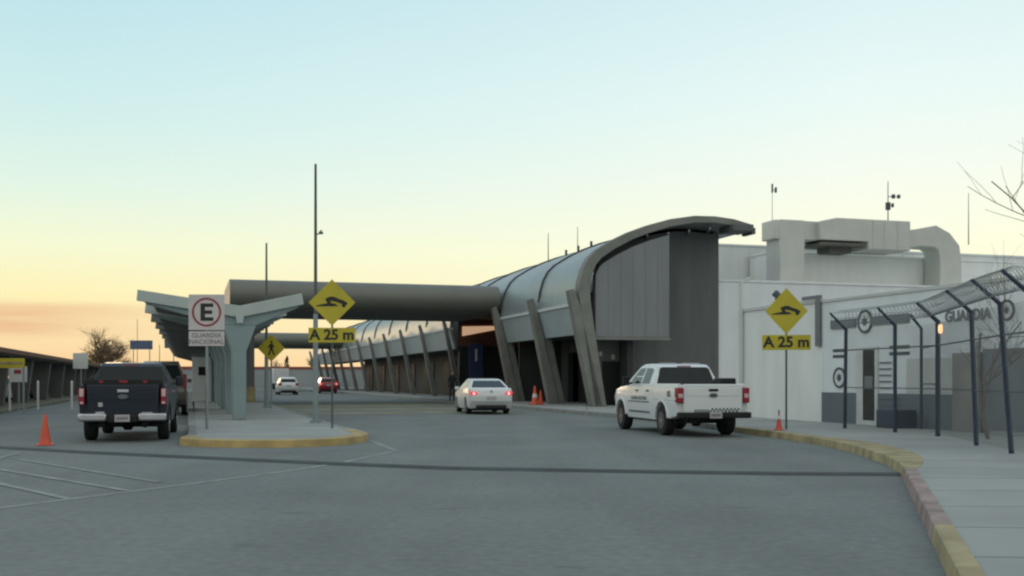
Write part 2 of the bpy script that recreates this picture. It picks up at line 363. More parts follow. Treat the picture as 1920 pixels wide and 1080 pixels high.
# markings
def line(pts, wdt, name='road_marking', mname='paintline', z=.004):
    m = MB()
    L = []
    for i, p in enumerate(pts):
        a = Vector(pts[max(i-1, 0)]); b = Vector(pts[min(i+1, len(pts)-1)]); d = (b-a).normalized(); n = Vector((d.y, -d.x))*wdt/2; q = Vector(p)
        L.append((m.bm.verts.new((q.x-n.x, q.y-n.y, z)), m.bm.verts.new((q.x+n.x, q.y+n.y, z))))
    for A, B in zip(L, L[1:]): m.bm.faces.new((A[0], A[1], B[1], B[0]))
    return struct(m.build(name, mname, recalc=False))
line([px(690, 824), px(742, 845)], .13); line([px(741, 846), px(640, 868), px(500, 889), px(300, 915), px(0, 953), px(-300, 992)], .12)
line([px(36, 862), px(300, 905)], .11, z=.008); line([px(-30, 876), px(240, 921)], .11, z=.008); line([px(-80, 890), px(128, 936)], .11, z=.008)
line([px(-20, 864), px(34, 850)], .11, z=.008)
# raised strip of dark asphalt across the road
m = MB(); rows = []
for x, y in ((-11.8, 22.8), (-10.5, 21.9), (-8, 20.35), (-5.3, 18.9), (-3, 17.7), (-.92, 16.75), (2, 16.15), (4.0, 15.8), (5.72, 15.66)):
    rows.append([m.bm.verts.new((x+dx*.25, y+dy, z)) for dx, dy, z in ((-.2, -.22, .002), (-.1, -.13, .028), (0, 0, .034), (.1, .13, .028), (.2, .22, .002))])
for A, B in zip(rows, rows[1:]):
    for k in range(4): m.bm.faces.new((A[k], A[k+1], B[k+1], B[k]))
struct(m.build('asphalt_ridge', 'tar', smooth=True))
# faded yellow painted speed table down the road
for b0, b1 in ((43, 46), (48.5, 52), (55, 59.5)):
    m = MB(); m.quad(*[tuple(G(a, b, .006)) for a, b in ((4.4, b0), (13.5, b0), (13.5, b1), (4.4, b1))]); struct(m.build('road_marking', 'paintyellow_road'))

# ------------------------------------------------------------ terminal building (street frame, foot line at s=0)
OT = G(18.2, 46.7)
T = thing('terminal_building', 'long grey terminal with curved metal roof and leaning ribs behind the white cars', 'building', (OT.x, OT.y, 0), TH)
CUR = [(-.93, 5.45), (-.86, 6.0), (-.68, 6.6), (-.42, 7.08), (-.05, 7.45), (.73, 7.93), (1.6, 8.36), (2.5, 8.70), (3.7, 9.05), (5.0, 9.27), (6.1, 9.29), (7.1, 9.2), (8.1, 8.97)]
def offset(cur, o):
    out = []
    for i, p in enumerate(cur):
        a = Vector(cur[max(i-1, 0)]); b = Vector(cur[min(i+1, len(cur)-1)]); d = (b-a).normalized()
        out.append((p[0]+d.y*o, p[1]-d.x*o))
    return out
def rib(t, tw=.5):
    m = MB(); cc = [(-.12, .15), (-.46, 2.2), (-.74, 4.0)] + CUR
    oc = [.50, .50, .48, .45, .42, .40, .38, .36, .34, .32, .32, .32]
    inn = [(.46, .15), (.11, 2.2), (-.18, 4.0), (-.33, 5.1)] + [offset(CUR, o)[i+1] for i, o in enumerate(oc)]
    pts = cc + inn[::-1]; pts = [(p[0], p[1]) for p in pts]
    m.prism(pts, t-tw/2, t+tw/2, 'y'); return m.build('rib', 'grey_rib', T, bevel=.03)
def column(t, tw=.42, wk=1):
    m = MB(); m.prism([(-.30, .15), (-1.42, 5.55), (-1.42+.30*wk, 5.62), (-1.32+.52*wk, 4.9), (-.30+.68*wk, .15)], t-tw/2, t+tw/2, 'y')
    return m.build('rib', 'grey_rib', T, bevel=.03)
rib(0, .60); column(-.05, .5, .85)
for t in (6.0, 12.9): column(t, .46, .82)
FAR = [25.6+8.0*k for k in range(8)]
for t in FAR: column(t, .26, .62)
for t in [FAR[-1]+7.5*k for k in range(1, 5)]: column(t, .3, .7)
# leaning inner columns of the near bay
for t in (6.0, 12.9):
    m = MB(); m.prism([(.20, .15), (-.80, 4.9), (-.5, 5.1), (.60, .15)], t-.18, t+.22, 'y'); m.build('rib', 'grey_rib', T, bevel=.02)
def skin(t0, t1, low=True):
    sk = offset(CUR, .16)
    sk = [p for p in sk]
    m = MB(); inner = offset(CUR, .30)
    m.prism(sk + inner[::-1], t0, t1, 'y'); m.build('roof_skin', 'skin', T, smooth=True)
    if low:
        m = MB(); m.prism([(-.50, 3.55), (-.86, 4.86), (-.70, 4.92), (-.34, 3.6)], t0+.02, t1-.02, 'y'); m.build('fascia_band', 'band', T)
        m = MB(); m.prism([(-.93, 4.88), (-.97, 5.02), (-.60, 5.02), (-.60, 4.93)], t0+.02, t1-.02, 'y'); m.build('ledge', 'stripe', T)
        m = MB(); m.prism([(-.86, 5.03), (-.78, 5.6), (-.55, 5.6), (-.6, 5.03)], t0+.02, t1-.02, 'y'); m.build('roof_skin', 'skin', T)
        m = MB(); m.prism([(-.33, 3.58), (-.33, 3.74), (2.0, 3.74), (2.0, 3.58)], t0, t1, 'y'); m.build('soffit', 'darkwall', T)
skin(.3, 13.1); skin(13.1, 25.6, False); skin(25.6, FAR[-1]+.1)
TE = FAR[-1]
skin(TE+.1, TE+26)
for t in (6.0, 12.9, 19.2) + tuple(FAR) + tuple(TE+7.5*k for k in range(1, 4)):
    m = MB(); m.prism(offset(CUR, .08) + offset(CUR, .2)[::-1], t-.07, t+.07, 'y'); m.build('roof_seam', 'seam', T)
# ground floor wall with openings
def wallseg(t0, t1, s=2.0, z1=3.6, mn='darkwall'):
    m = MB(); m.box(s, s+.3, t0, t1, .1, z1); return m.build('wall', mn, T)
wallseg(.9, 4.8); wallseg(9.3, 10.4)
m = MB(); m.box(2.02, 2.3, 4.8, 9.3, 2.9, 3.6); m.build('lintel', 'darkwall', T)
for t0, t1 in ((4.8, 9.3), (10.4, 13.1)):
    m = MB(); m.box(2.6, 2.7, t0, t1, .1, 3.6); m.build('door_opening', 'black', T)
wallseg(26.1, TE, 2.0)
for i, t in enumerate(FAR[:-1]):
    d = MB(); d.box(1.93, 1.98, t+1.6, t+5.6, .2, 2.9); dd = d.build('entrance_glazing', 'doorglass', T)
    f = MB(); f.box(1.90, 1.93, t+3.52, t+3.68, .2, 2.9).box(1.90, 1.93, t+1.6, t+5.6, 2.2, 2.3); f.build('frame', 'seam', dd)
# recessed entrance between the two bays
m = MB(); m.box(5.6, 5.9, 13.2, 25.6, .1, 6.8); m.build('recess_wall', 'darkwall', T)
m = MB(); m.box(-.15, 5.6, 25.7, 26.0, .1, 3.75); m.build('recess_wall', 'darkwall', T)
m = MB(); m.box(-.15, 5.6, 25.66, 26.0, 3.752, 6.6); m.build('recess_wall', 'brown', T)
m = MB(); m.prism([(.05, 4.45), (.05, 5.12), (2.75, 5.2), (2.75, 4.98)], 25.60, 25.655, 'y'); m.build('sky_glow_strip', 'peach', T)
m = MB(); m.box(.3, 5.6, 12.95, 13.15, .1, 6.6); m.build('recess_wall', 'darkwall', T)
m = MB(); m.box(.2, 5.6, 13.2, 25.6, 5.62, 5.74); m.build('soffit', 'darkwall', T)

# gable end
gcur = [(p[0], p[1]) for p in offset(CUR, .42) if .6 < p[0] < 7.3]
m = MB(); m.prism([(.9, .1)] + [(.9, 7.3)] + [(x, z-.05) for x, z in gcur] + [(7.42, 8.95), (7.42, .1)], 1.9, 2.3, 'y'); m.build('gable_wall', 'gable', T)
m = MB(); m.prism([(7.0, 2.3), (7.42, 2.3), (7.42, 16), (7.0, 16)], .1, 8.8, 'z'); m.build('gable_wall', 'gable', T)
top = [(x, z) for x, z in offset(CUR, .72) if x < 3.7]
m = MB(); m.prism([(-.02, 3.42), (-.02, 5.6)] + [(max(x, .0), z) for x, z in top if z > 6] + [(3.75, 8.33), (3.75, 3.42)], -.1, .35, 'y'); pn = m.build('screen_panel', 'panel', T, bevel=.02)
m = MB()
for s_ in (.62, 1.25, 1.88, 2.51, 3.14): m.box(s_-.006, s_+.006, -.105, -.095, 3.5, min(7.0+.3*s_, 8.2))
m.build('joint', 'gable', pn)
m = MB(); m.box(-.05, 3.80, -.13, .4, 3.28, 3.42); m.build('sill', 'grey_rib', pn)
m = MB(); m.box(6.9, 8.0, -.6, .9, 8.6, 8.93); m.build('beam_end', 'gable', T, bevel=.03)
m = MB(); m.box(8.0, 8.2, -.4, .6, 8.5, 8.8); m.build('beam_end', 'gable', T)
m = MB()
for s_ in (2.6, 3.7, 4.8, 5.9): m.tube([(s_, -.1, 7.9+.18*s_/1.3), (s_+.9, 1.9, 8.1+.12*s_)], .05, 6)
m.build('bracing', 'galv', T)
for s_, z in ((1.0, 2.55), (1.65, 2.4), (2.6, 2.6)):
    m = MB(); m.box(s_-.07, s_+.07, 1.80, 1.9, z, z+.22); m.build('wall_lamp', 'lampglow', T)
m = MB(); m.box(1.1, 2.4, 1.84, 1.9, .15, 2.3); dd = m.build('side_door', 'doorglass', T)
# small roof clutter and the end of the near roof
m = MB()
for t in (7, 9, 11): m.tube([(2.5, t, 8.4), (2.5, t, 8.85)], .07, 6)
m.build('roof_vent', 'seam', T)
# main hall behind (perpendicular faces look at the street end)
O = G(0, 0)
def block(name, label, a0, a1, b0, b1, z1, mn, cat='building', z0=0):
    t = thing(name, label, cat, tuple(G(a0, b0)), TH)
    m = MB(); m.box(0, a1-a0, 0, b1-b0, z0, z1-.12); m.build('wall', mn, t, bevel=.02)
    m = MB(); m.box(-.06, a1-a0+.06, -.06, b1-b0+.06, z1-.12, z1); m.build('parapet', mn, t, bevel=.02)
    return t
H3 = block('main_hall', 'tall plain pale hall rising behind the low white building under the ducts', 27.0, 72, 54, 165, 9.05, 'white_wall3')
m = MB()
for i in range(1, 9): m.box(i*3.4-.02, i*3.4+.02, -.012, 0, .1, 8.9)
m.build('panel_joint', 'white_wall2', H3)
H2 = block('annexe_building', 'mid height white annexe directly behind the low building with the emblem', 25.66, 52, 48.75, 53.9, 6.50, 'bluewhite')
m = MB(); m.box(4.5, 4.62, -.05, 0, .1, 5.4).box(12.5, 12.6, -.04, 0, .1, 5.4); m.build('downpipe', 'white_wall2', H2)
PH = block('plant_room', 'pale rooftop plant room right under the ventilation unit', 30.3, 47, 51.95, 53.8, 8.42, 'white_wall')
# ducts on the annexe roof
D = thing('roof_air_duct', 'big pale sheet metal ventilation unit with elbow ducts on the roof', 'air duct', tuple(G(30.1, 50.3, 5.86)), TH, sc=1.04)
m = MB(); m.box(0.05, 1.5, 0, 1.4, 0, 3.95).box(-.25, 5.0, .05, 1.35, 2.95, 3.93); m.build('duct', 'duct', D, bevel=.05)
m = MB(); m.prism([(2.2, 2.95), (2.2, 3.9), (3.2, 4.12), (7.7, 4.12), (7.7, 2.55), (5.1, 2.55), (5.1, 2.95)], -.3, 1.9, 'y'); hh = m.build('housing', 'duct', D, bevel=.04)
m = MB()
for x in (5.4, 6.1, 6.9): m.box(x-.02, x+.02, -.33, -.3, 2.6, 4.05)
m.build('seam', 'white_wall2', hh)
m = MB(); m.box(2.3, 5.0, -.2, 1.8, 2.72, 2.86)
m.box(3.3, 4.6, .5, 1.7, 2.40, 2.72); m.build('support_frame', 'duct_dark', D)
m = MB(); pts = [(7.7, 3.2), (8.6, 3.35), (9.6, 3.45), (10.15, 3.2), (10.5, 2.75), (10.6, 2.1), (10.6, 1.2), (10.5, 0)]
rws = []
for i, p in enumerate(pts):
    a = Vector(pts[max(i-1, 0)]); b = Vector(pts[min(i+1, len(pts)-1)]); d = (b-a).normalized(); n = Vector((-d.y, d.x)); hw = .48
    if i >= 2: hw = .60
    if i >= 4: hw = .70
    rws.append([m.bm.verts.new((p[0]+n.x*sg, y, p[1]+n.y*sg)) for sg, y in ((hw, .1), (hw, 1.4), (-hw, 1.4), (-hw, .1))])
for A, B in zip(rws, rws[1:]):
    for k in range(4): m.bm.faces.new((A[k], A[(k+1) % 4], B[(k+1) % 4], B[k]))
m.bm.faces.new(rws[0]); m.bm.faces.new(rws[-1][::-1]); m.build('elbow', 'duct', D, bevel=.05)
# ------------------------------------------------------------ low white building and guard post (facade on a=18)
LW = thing('white_wall_building', 'low blank white rendered building between the grey gable and the emblem wall', 'building', tuple(G(18, 27.62)), TH)
m = MB(); m.box(0, 11, 0, 4.8, .1, 3.70); m.build('wall', 'white_wall', LW, bevel=.02)
m = MB(); m.box(-.05, 11, -.0, 4.85, 3.70, 3.80); m.build('coping', 'white_wall2', LW)
m = MB(); m.tube([(-.08, 4.75, .15), (-.08, 4.75, 4.75), (.3, 4.95, 4.85)], .06, 8).tube([(-.02, 4.95, .15), (-.02, 4.95, 4.7)], .045, 8); m.build('downpipe', 'white_wall2', LW)
m = MB(); m.box(-.10, -.0, .05, .28, 2.4, 3.92).box(-.10, .0, .28, 1.0, 3.82, 3.92); m.build('cable_duct', 'gate', LW)
m = MB(); m.tube([(.4, 3.3, 3.8), (.4, 3.3, 4.15)], .05, 6).lathe([(.12, 4.12), (.15, 4.2), (.05, 4.32)], (.4, 3.3, 0), 8); m.build('roof_fitting', 'slate', LW)
GB = thing('guard_building', 'low white guard building with slate dado, round emblems and open door', 'building', tuple(G(18, 27.6)), TH)
# local: x into the building, y back along the street; the facade runs to y=-15 (toward the camera)
m = MB(); m.box(0, 11, -15, 0, .1, 3.68); m.build('wall', 'bluewhite', GB, bevel=.01)
m = MB(); m.box(-.04, 11, -15, -.0, 3.68, 3.76); m.build('coping', 'white_wall2', GB)
def yb(xpix):                       # facade coordinate seen at a column of the photograph
    k = (xpix-960)/2000; b = (CT*18-ST*18*k)/(CT*k+ST); return b-27.6
def fz(y, ypix):
    b = y+27.6; Y = ST*18+CT*b; return 1.4+(712-ypix)*Y/2000
def fbox(x0, x1, z0, z1, name, mn, d0=-.02, d1=0, parent=GB):
    m = MB(); m.box(d0, d1, yb(x1), yb(x0), z0, z1); return m.build(name, mn, parent)
fbox(1542, 1609, .1, 1.03, 'dado', 'dado', -.03); fbox(1648, 1797, .1, 1.03, 'dado', 'dado', -.03)
fr = fbox(1609, 1648, .15, 2.32, 'door_frame', 'white_p', -.06)
fbox(1622, 1643, .28, 2.22, 'door_glass', 'doorglass', -.075, -.06, fr); fbox(1626, 1641, 1.15, 1.5, 'notice', 'gate', -.09, -.075, fr)
for z in (2.03, 2.2): fbox(1562, 1588, z, z+.09, 'painted_bar', 'slate', -.01)
for z in (2.05, 2.22): fbox(1668, 1706, z, z+.09, 'painted_bar', 'slate', -.01)
m = MB()
for k in range(5): m.box(-.03, 0, yb(1672), yb(1650), 1.16+.17*k, 1.20+.17*k)
for k in range(5): m.box(-.05, -.03, yb(1690), yb(1650), .2+.17*k, .24+.17*k)
m.build('louvre', 'dado', GB)
def emblem(xc, z, r):
    e = bpy.data.objects.new('emblem', None); COL.objects.link(e); e.parent = GB; e.location = (-.012, yb(xc), z); e.rotation_euler = (0, 0, R(-90))
    ring(0, 0, r*.80, r, -.03, 0, 'slate', 'emblem_ring', e)
    m = MB(); m.lathe([(r*.79, -.015), (r*.79, 0)], (0, 0, 0), 28, 'y'); m.build('emblem_field', 'white_p', e)
    m = MB(); P = []
    for k in range(14):
        q = r*(.42 if k % 2 == 0 else .24); P.append((q*math.sin(k*math.pi/7), q*math.cos(k*math.pi/7)))
    m.prism(P, -.03, -.016, 'y'); m.build('emblem_star', 'slate', e)
    return e
emblem(1575, 1.46, .30); emblem(1623, 3.02, .33); emblem(1889, 3.0, .24)
fbox(1560, 1606, 2.88, 3.13, 'sign_band', 'gate', -.06); fbox(1636, 1706, 2.90, 3.14, 'sign_band', 'gate', -.06)
text('GUARDIA', .36, 'gate', GB, (-.02, (yb(1768)+yb(1864))/2, 2.95), (R(90), 0, R(-90)), name='lettering', sx=1.0, bold=.012)
fbox(1797, 1846, .1, 2.05, 'pilaster', 'beige', -.18); fbox(1846, 1851, .1, 2.3, 'gate_post', 'galv', -.26, -.18)
fbox(1851, 2100, .25, 2.12, 'sheet_gate', 'gate', -.14)
fbox(1700, 1797, 1.035, 1.95, 'lower_wall', 'white_wall2', -.008)
# a dark planter box in front of the dado
m = MB(); m.box(-.75, -.06, yb(1722), yb(1688), .15, .62); pb = m.build('storage_box', 'navy', bevel=.02); tag(pb, 'dark blue box standing against the slate dado', 'box'); pb.location = G(18, 27.6); pb.rotation_euler = (0, 0, TH)

# ------------------------------------------------------------ entrance canopies (rounded edge)
def big_canopy(b0, b1, a0, a1, label, cols):
    t = thing('entrance_canopy', label, 'canopy', tuple(G(a0, b0)), TH, 'rounded grey canopies spanning the road')
    L = b1-b0; prof = [(.0, 5.95)]
    prof = []
    for k in range(9):
        an = math.pi/2 + math.pi*k/8; prof.append((.95+.95*math.cos(an), 6.12+.80*math.sin(an)))
    prof += [(L, 5.32), (L, 6.92)]
    m = MB(); m.prism([(y, z) for y, z in prof], 0, a1-a0, 'x'); m.build('roof_shell', 'bigcan', t, smooth=True)
    m = MB(); m.box(.15, a1-a0-.1, 1.2, L-.2, 5.26, 5.318); m.build('soffit', 'soffit', t)
    m = MB()
    for k in range(1, int((a1-a0)/4)): m.box(4*k-.01, 4*k+.01, 0.9, L-.3, 5.25, 5.262)
    m.build('joint', 'seam', t)
    for (a, b) in cols:
        m = MB(); m.lathe([(.30, .15), (.30, 5.27)], (a-a0, b-b0, 0), 14); c = m.build('column', 'soffit', t, smooth=True)
        m = MB(); m.lathe([(.34, .15), (.34, 1.0)], (a-a0, b-b0, 0), 14); m.build('column_guard', 'kerb_yellow', c, smooth=True)
    return t
big_canopy(59.6, 69.2, 2.1, 17.35, 'nearer rounded grey canopy spanning from the island to the terminal', [(3.2, 61.5), (3.2, 67.5)])
big_canopy(127, 136, 2.1, 17.35, 'farther rounded grey canopy seen below the nearer one', [(3.2, 129), (3.2, 134)])

# ------------------------------------------------------------ island walkway canopies
PA = 1.5
def module():
    t = thing('walkway_canopy', 'x', 'canopy', tuple(G(PA, 34.2, .15)), TH, 'butterfly canopies in a row along the island')
    z = -.15
    # pillar with haunch, in the x-z plane
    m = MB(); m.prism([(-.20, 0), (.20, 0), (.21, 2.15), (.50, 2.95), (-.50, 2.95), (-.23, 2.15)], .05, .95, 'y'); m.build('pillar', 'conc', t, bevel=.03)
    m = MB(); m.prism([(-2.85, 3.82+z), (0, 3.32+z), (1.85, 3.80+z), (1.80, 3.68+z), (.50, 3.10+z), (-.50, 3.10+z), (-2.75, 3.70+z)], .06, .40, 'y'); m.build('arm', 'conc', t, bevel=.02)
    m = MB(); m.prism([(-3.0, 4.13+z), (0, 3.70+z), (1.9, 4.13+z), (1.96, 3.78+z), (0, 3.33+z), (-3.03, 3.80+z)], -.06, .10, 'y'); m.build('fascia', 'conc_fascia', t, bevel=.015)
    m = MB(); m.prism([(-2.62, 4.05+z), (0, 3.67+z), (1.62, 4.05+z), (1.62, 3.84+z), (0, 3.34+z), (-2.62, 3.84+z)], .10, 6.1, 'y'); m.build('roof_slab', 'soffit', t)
    m = MB(); m.prism([(-.14, 3.45+z), (.14, 3.45+z), (.09, 3.16+z), (-.09, 3.16+z)], -.12, -.065, 'y'); m.build('rain_spout', 'conc_fascia', t)
    return t
md = module(); NW = 14; later = {}
ordn = ['second', 'third', 'fourth', 'fifth', 'sixth', 'seventh', 'eighth', 'ninth', 'tenth', 'eleventh', 'twelfth', 'thirteenth']
for k in range(NW):
    c = md if k == 0 else copy_tree(md)
    c.location = G(PA, 34.2+6.2*k, .15)
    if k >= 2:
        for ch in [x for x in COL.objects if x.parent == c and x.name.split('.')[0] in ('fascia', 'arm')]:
            if k == 2: ch.data = ch.data.copy(); ch.data.materials[0] = M['shaded_conc']; later[ch.name.split('.')[0]] = ch.data
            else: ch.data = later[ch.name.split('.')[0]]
    c['label'] = ('nearest butterfly canopy on a tapered pillar, behind the round E sign' if k == 0 else
                  'farthest butterfly canopy at the end of the island row' if k == NW-1 else
                  f'{ordn[k-1]} butterfly canopy of the island row counted from the camera')

# ------------------------------------------------------------ poles
def pole(loc, h, r0, r1, label, bracket=None):
    t = thing('street_pole', label, 'pole', loc, 0, 'tall slim poles on the island')
    m = MB(); m.tube([(0, 0, 0), (0, 0, h*.42)], [r0, r0*.8], 12); m.build('lower_shaft', 'galv', t, smooth=True)
    m = MB(); m.tube([(0, 0, h*.42), (0, 0, h)], [r0*.62, r1], 12); m.build('upper_shaft', 'pole_dark', t, smooth=True)  # dark silhouette of the upper shaft against the sky is put into colour
    m = MB(); m.box(-.17, .17, -.17, .17, 0, .03)
    for a in (-1, 1):
        for b in (-1, 1): m.lathe([(.02, .03), (.02, .08)], (a*.12, b*.12, 0), 6)
    m.build('base_plate', 'galv', t)
    if bracket:
        m = MB(); m.tube([(0, 0, bracket), (.10, 0, bracket+.03), (.17, 0, bracket+.14)], .02, 6).box(.10, .21, -.05, .05, bracket+.02, bracket+.09); m.build('bracket', 'pole_dark', t)
    return t
pole((-5.69, 30.9, .15), 7.5, .085, .035, 'tallest slim pole, rising beside the left bump sign', 5.45)
pole((-11.05, 48, .15), 7.4, .10, .04, 'shorter slim pole behind the pedestrian crossing sign')

# ------------------------------------------------------------ road signs
def diamond_sheet(t, z, h, y=0, sx=1.0, arrow=None):
    m = MB(); c = .05
    m.prism([(0, z+h), (h*sx, z), (0, z-h), (-h*sx, z)], y-.01, y, 'y'); s = m.build('sign_sheet', 'sign_yellow', t, bevel=.004)
    return s
def car_on_bump(s, z, y, k=1.0):
    m = MB()
    hump = [(-.42, -.085), (-.34, -.06), (-.2, -.03), (-.05, -.015), (.04, -.02), (.10, -.04), (.14, -.075), (.2, -.085), (.0, -.10), (-.42, -.10)]
    m.prism([(p[0]*k, z+p[1]*k) for p in hump], y-.004, y, 'y')
    body = [(-.14, .02), (-.18, .09), (-.12, .13), (-.03, .16), (.07, .15), (.17, .10), (.30, .06), (.40, 0), (.40, -.05), (.33, -.06), (.1, .02), (-.02, .045)]
    m.prism([(p[0]*k, z+p[1]*k) for p in body], y-.004, y, 'y')
    for cx_, cz_ in ((-.08, .0), (.31, -.07)):
        m.lathe([(.055*k, -.005), (.055*k, 0)], (cx_*k, y, z+cz_*k), 14, 'y')
    m.build('pictogram', 'sign_black', s)
def bump_sign(loc, rz, label, h, zc, zr):
    t = thing('bump_warning_sign', label, 'road sign', loc, rz, 'yellow bump warning signs')
    m = MB(); m.tube([(0, .03, 0), (0, .03, zc+h*.8)], .026, 8); m.build('post', 'pole_dark', t, smooth=True)
    s = diamond_sheet(t, zc, h, sx=.9 if loc[0] > 0 else 1); car_on_bump(s, zc+.0, -.011, h/.60*(.88 if loc[0] > 0 else .98))
    m = MB(); m.box(-.60, .60, -.012, 0, zr-.19, zr+.19); p = m.build('distance_plate', 'sign_yellow', t, bevel=.004)
    text('A 25 m', .37, 'sign_black', p, (0, -.016, zr), name='lettering', bold=.012, sx=1.02)
    return t
bump_sign((-4.64, 27.5, .15), R(3), 'yellow bump sign with A 25 m plate on the island beside the tall pole', .60, 3.24, 2.40)
bump_sign((6.92, 26.9, .15), R(-8), 'yellow bump sign with A 25 m plate before the white wall on the right pavement', .585, 2.98, 2.19)
# parking sign with round E
E = thing('parking_sign', 'white parking sign with a red ringed E above a small text plate', 'road sign', (-7.70, 26.9, .15), R(2))
m = MB(); m.tube([(0, .03, 0), (0, .03, 3.3)], .035, 8); m.build('post', 'galv', E, smooth=True)
m = MB(); m.box(-.45, .45, -.012, 0, 2.50, 3.40); s = m.build('sign_sheet', 'sign_white', E, bevel=.01)
m = MB(); m.prism([(-.15, -.22), (.17, -.22), (.17, -.13), (-.04, -.13), (-.04, -.045), (.14, -.045), (.14, .045), (-.04, .045), (-.04, .13), (.17, .13), (.17, .22), (-.15, .22)], -.018, -.0125, 'y')
e_ = m.build('letter', 'sign_black', s); e_.location = (0, 0, 2.955)
ring(0, 2.955, .315, .365, -.018, -.012, 'sign_red', 'red_ring', s, 40)
m = MB(); m.box(-.445, .445, -.012, 0, 2.10, 2.47); s2 = m.build('text_plate', 'sign_white', E, bevel=.01)
text('GUARDIA', .155, 'gate', s2, (0, -.016, 2.365), sx=1.1); text('NACIONAL', .155, 'gate', s2, (0, -.016, 2.205), sx=1.1)
# pedestrian crossing sign
P = thing('pedestrian_sign', 'small yellow diamond sign with a walking figure under the canopy edge', 'road sign', (-10.45, 46.3, .15), R(4))
m = MB(); m.tube([(0, .03, 0), (0, .03, 3.0)], .035, 8); m.build('post', 'galv', P, smooth=True)
s = diamond_sheet(P, 2.62, .59)
m = MB()
m.lathe([(.05, -.004), (.05, 0)], (.01, -.011, 2.62+.27), 14, 'y')
for poly in ([(-.05, .2), (.07, .2), (.09, .1), (.06, -.03), (-.05, -.03), (-.07, .08)], [(-.05, -.02), (.02, -.02), (-.06, -.30), (-.14, -.30)], [(.0, -.02), (.07, -.02), (.16, -.28), (.09, -.30)], [(-.06, .18), (-.16, .02), (-.12, .0), (-.03, .12)], [(.06, .18), (.15, .04), (.12, .01), (.04, .12)]):
    m.prism([(x, 2.62+z) for x, z in poly], -.016, -.011, 'y')
m.build('pictogram', 'sign_black', s)

# ------------------------------------------------------------ cones
def cone(loc, h, label, white=False, band=False):
    t = thing('traffic_cone', label, 'traffic cone', loc, random.uniform(0, 1), 'orange traffic cones')
    k = h/.7
    m = MB(); m.box(-.18*k, .18*k, -.18*k, .18*k, 0, .03*k); m.build('base', 'cone', t, bevel=.01)
    m = MB(); m.lathe([(.145*k, .03*k), (.13*k, .06*k), (.075*k, .38*k), (.03*k, .68*k), (.02*k, .70*k)], (0, 0, 0), 18); m.build('body', 'cone', t, smooth=True)
    if band:
        m = MB(); m.lathe([(.098*k, .27*k), (.075*k, .41*k)], (0, 0, 0), 18); m.build('band', 'white_p', t, smooth=True)
    if white:
        m = MB(); m.lathe([(.066*k, .46*k), (.046*k, .60*k)], (0, 0, 0), 18); m.build('band', 'white_p', t, smooth=True)
        m = MB(); m.lathe([(.034*k, .69*k), (.03*k, .84*k)], (0, 0, 0), 10); m.build('handle', 'slate', t, smooth=True)
    return t
cone((-9.98, 22.8, 0), .66, 'plain orange cone on the road left of the dark pickup')
cone((6.62, 26.45, .15), .42, 'short orange cone with white collar at the foot of the right bump sign', True)
cone(tuple(G(16.5, 50.6, .15)), .95, 'taller orange cone with white band before the dark terminal doorway', band=True)
cone(tuple(G(16.9, 50.9, .15)), .72, 'shorter orange cone beside the taller banded one at the doorway')

# ------------------------------------------------------------ vehicles (built heading +y, rear bumper near y=0)
def arc(cy, cz, r, z, n=12, rev=True):
    a0 = math.asin(min(1, (z-cz)/r)); pts = []
    for k in range(n+1):
        a = a0 + (math.pi-2*a0)*k/n; pts.append((cy+r*math.cos(a), cz+r*math.sin(a)))
    return pts
def shell(prof, hw, name, mname, parent, zs=(), ys=(), bevel=.03):
    m = MB(); m.prism(prof, -1, 1, 'x')
    for z in zs: bmesh.ops.bisect_plane(m.bm, geom=m.bm.verts[:]+m.bm.edges[:]+m.bm.faces[:], plane_co=(0, 0, z), plane_no=(0, 0, 1))
    for y in ys: bmesh.ops.bisect_plane(m.bm, geom=m.bm.verts[:]+m.bm.edges[:]+m.bm.faces[:], plane_co=(0, y, 0), plane_no=(0, 1, 0))
    for v in m.bm.verts: v.co.x = math.copysign(hw(v.co.y, v.co.z), v.co.x)
    return m.build(name, mname, parent, bevel=bevel, seg=3)
def side_panel(poly, hw, name, mname, parent, off=.006, th=.01, sides=(-1, 1), bev=0):
    for sg in sides:
        m = MB(); A = [m.bm.verts.new((sg*(hw(y, z)+off), y, z)) for y, z in poly]; B = [m.bm.verts.new((sg*(hw(y, z)+off-th), y, z)) for y, z in poly]
        n = len(poly); m.bm.faces.new(A); m.bm.faces.new(B[::-1])
        for i in range(n): m.bm.faces.new((A[i], A[(i+1) % n], B[(i+1) % n], B[i]))
        m.build(name, mname, parent)
def wheel(parent, x, y, r, w_, rimr, sg):
    m = MB(); m.lathe([(rimr, -w_/2), (r*.93, -w_/2), (r, -w_/2+.04), (r, w_/2-.04), (r*.93, w_/2), (rimr, w_/2)], (0, 0, 0), 28, 'x')
    o = m.build('wheel', 'tyre', parent, smooth=True); o.location = (x, y, r)
    m = MB(); xs = sg*(w_/2)
    m.lathe([(rimr, -.03+xs*0), (rimr, .0)], (xs-sg*.02, 0, 0), 24, 'x')
    rm = m.build('rim', 'wheel_dark', o)
    m = MB()
    for k in range(6):
        a = k*math.pi/3+.3; c, s_ = math.cos(a), math.sin(a)
        q = Vector((0, c, s_)); pq = Vector((0, -s_, c))
        pts = [q*rimr*.45+pq*.035, q*rimr*.88+pq*.06, q*rimr*.88-pq*.06, q*rimr*.45-pq*.035]
        m.prism([(v.y, v.z) for v in pts], xs, xs+sg*.004, 'x')
    m.lathe([(rimr*.28, 0), (rimr*.2, sg*.012)], (xs, 0, 0), 12, 'x'); m.build('spokes', 'rim', o)
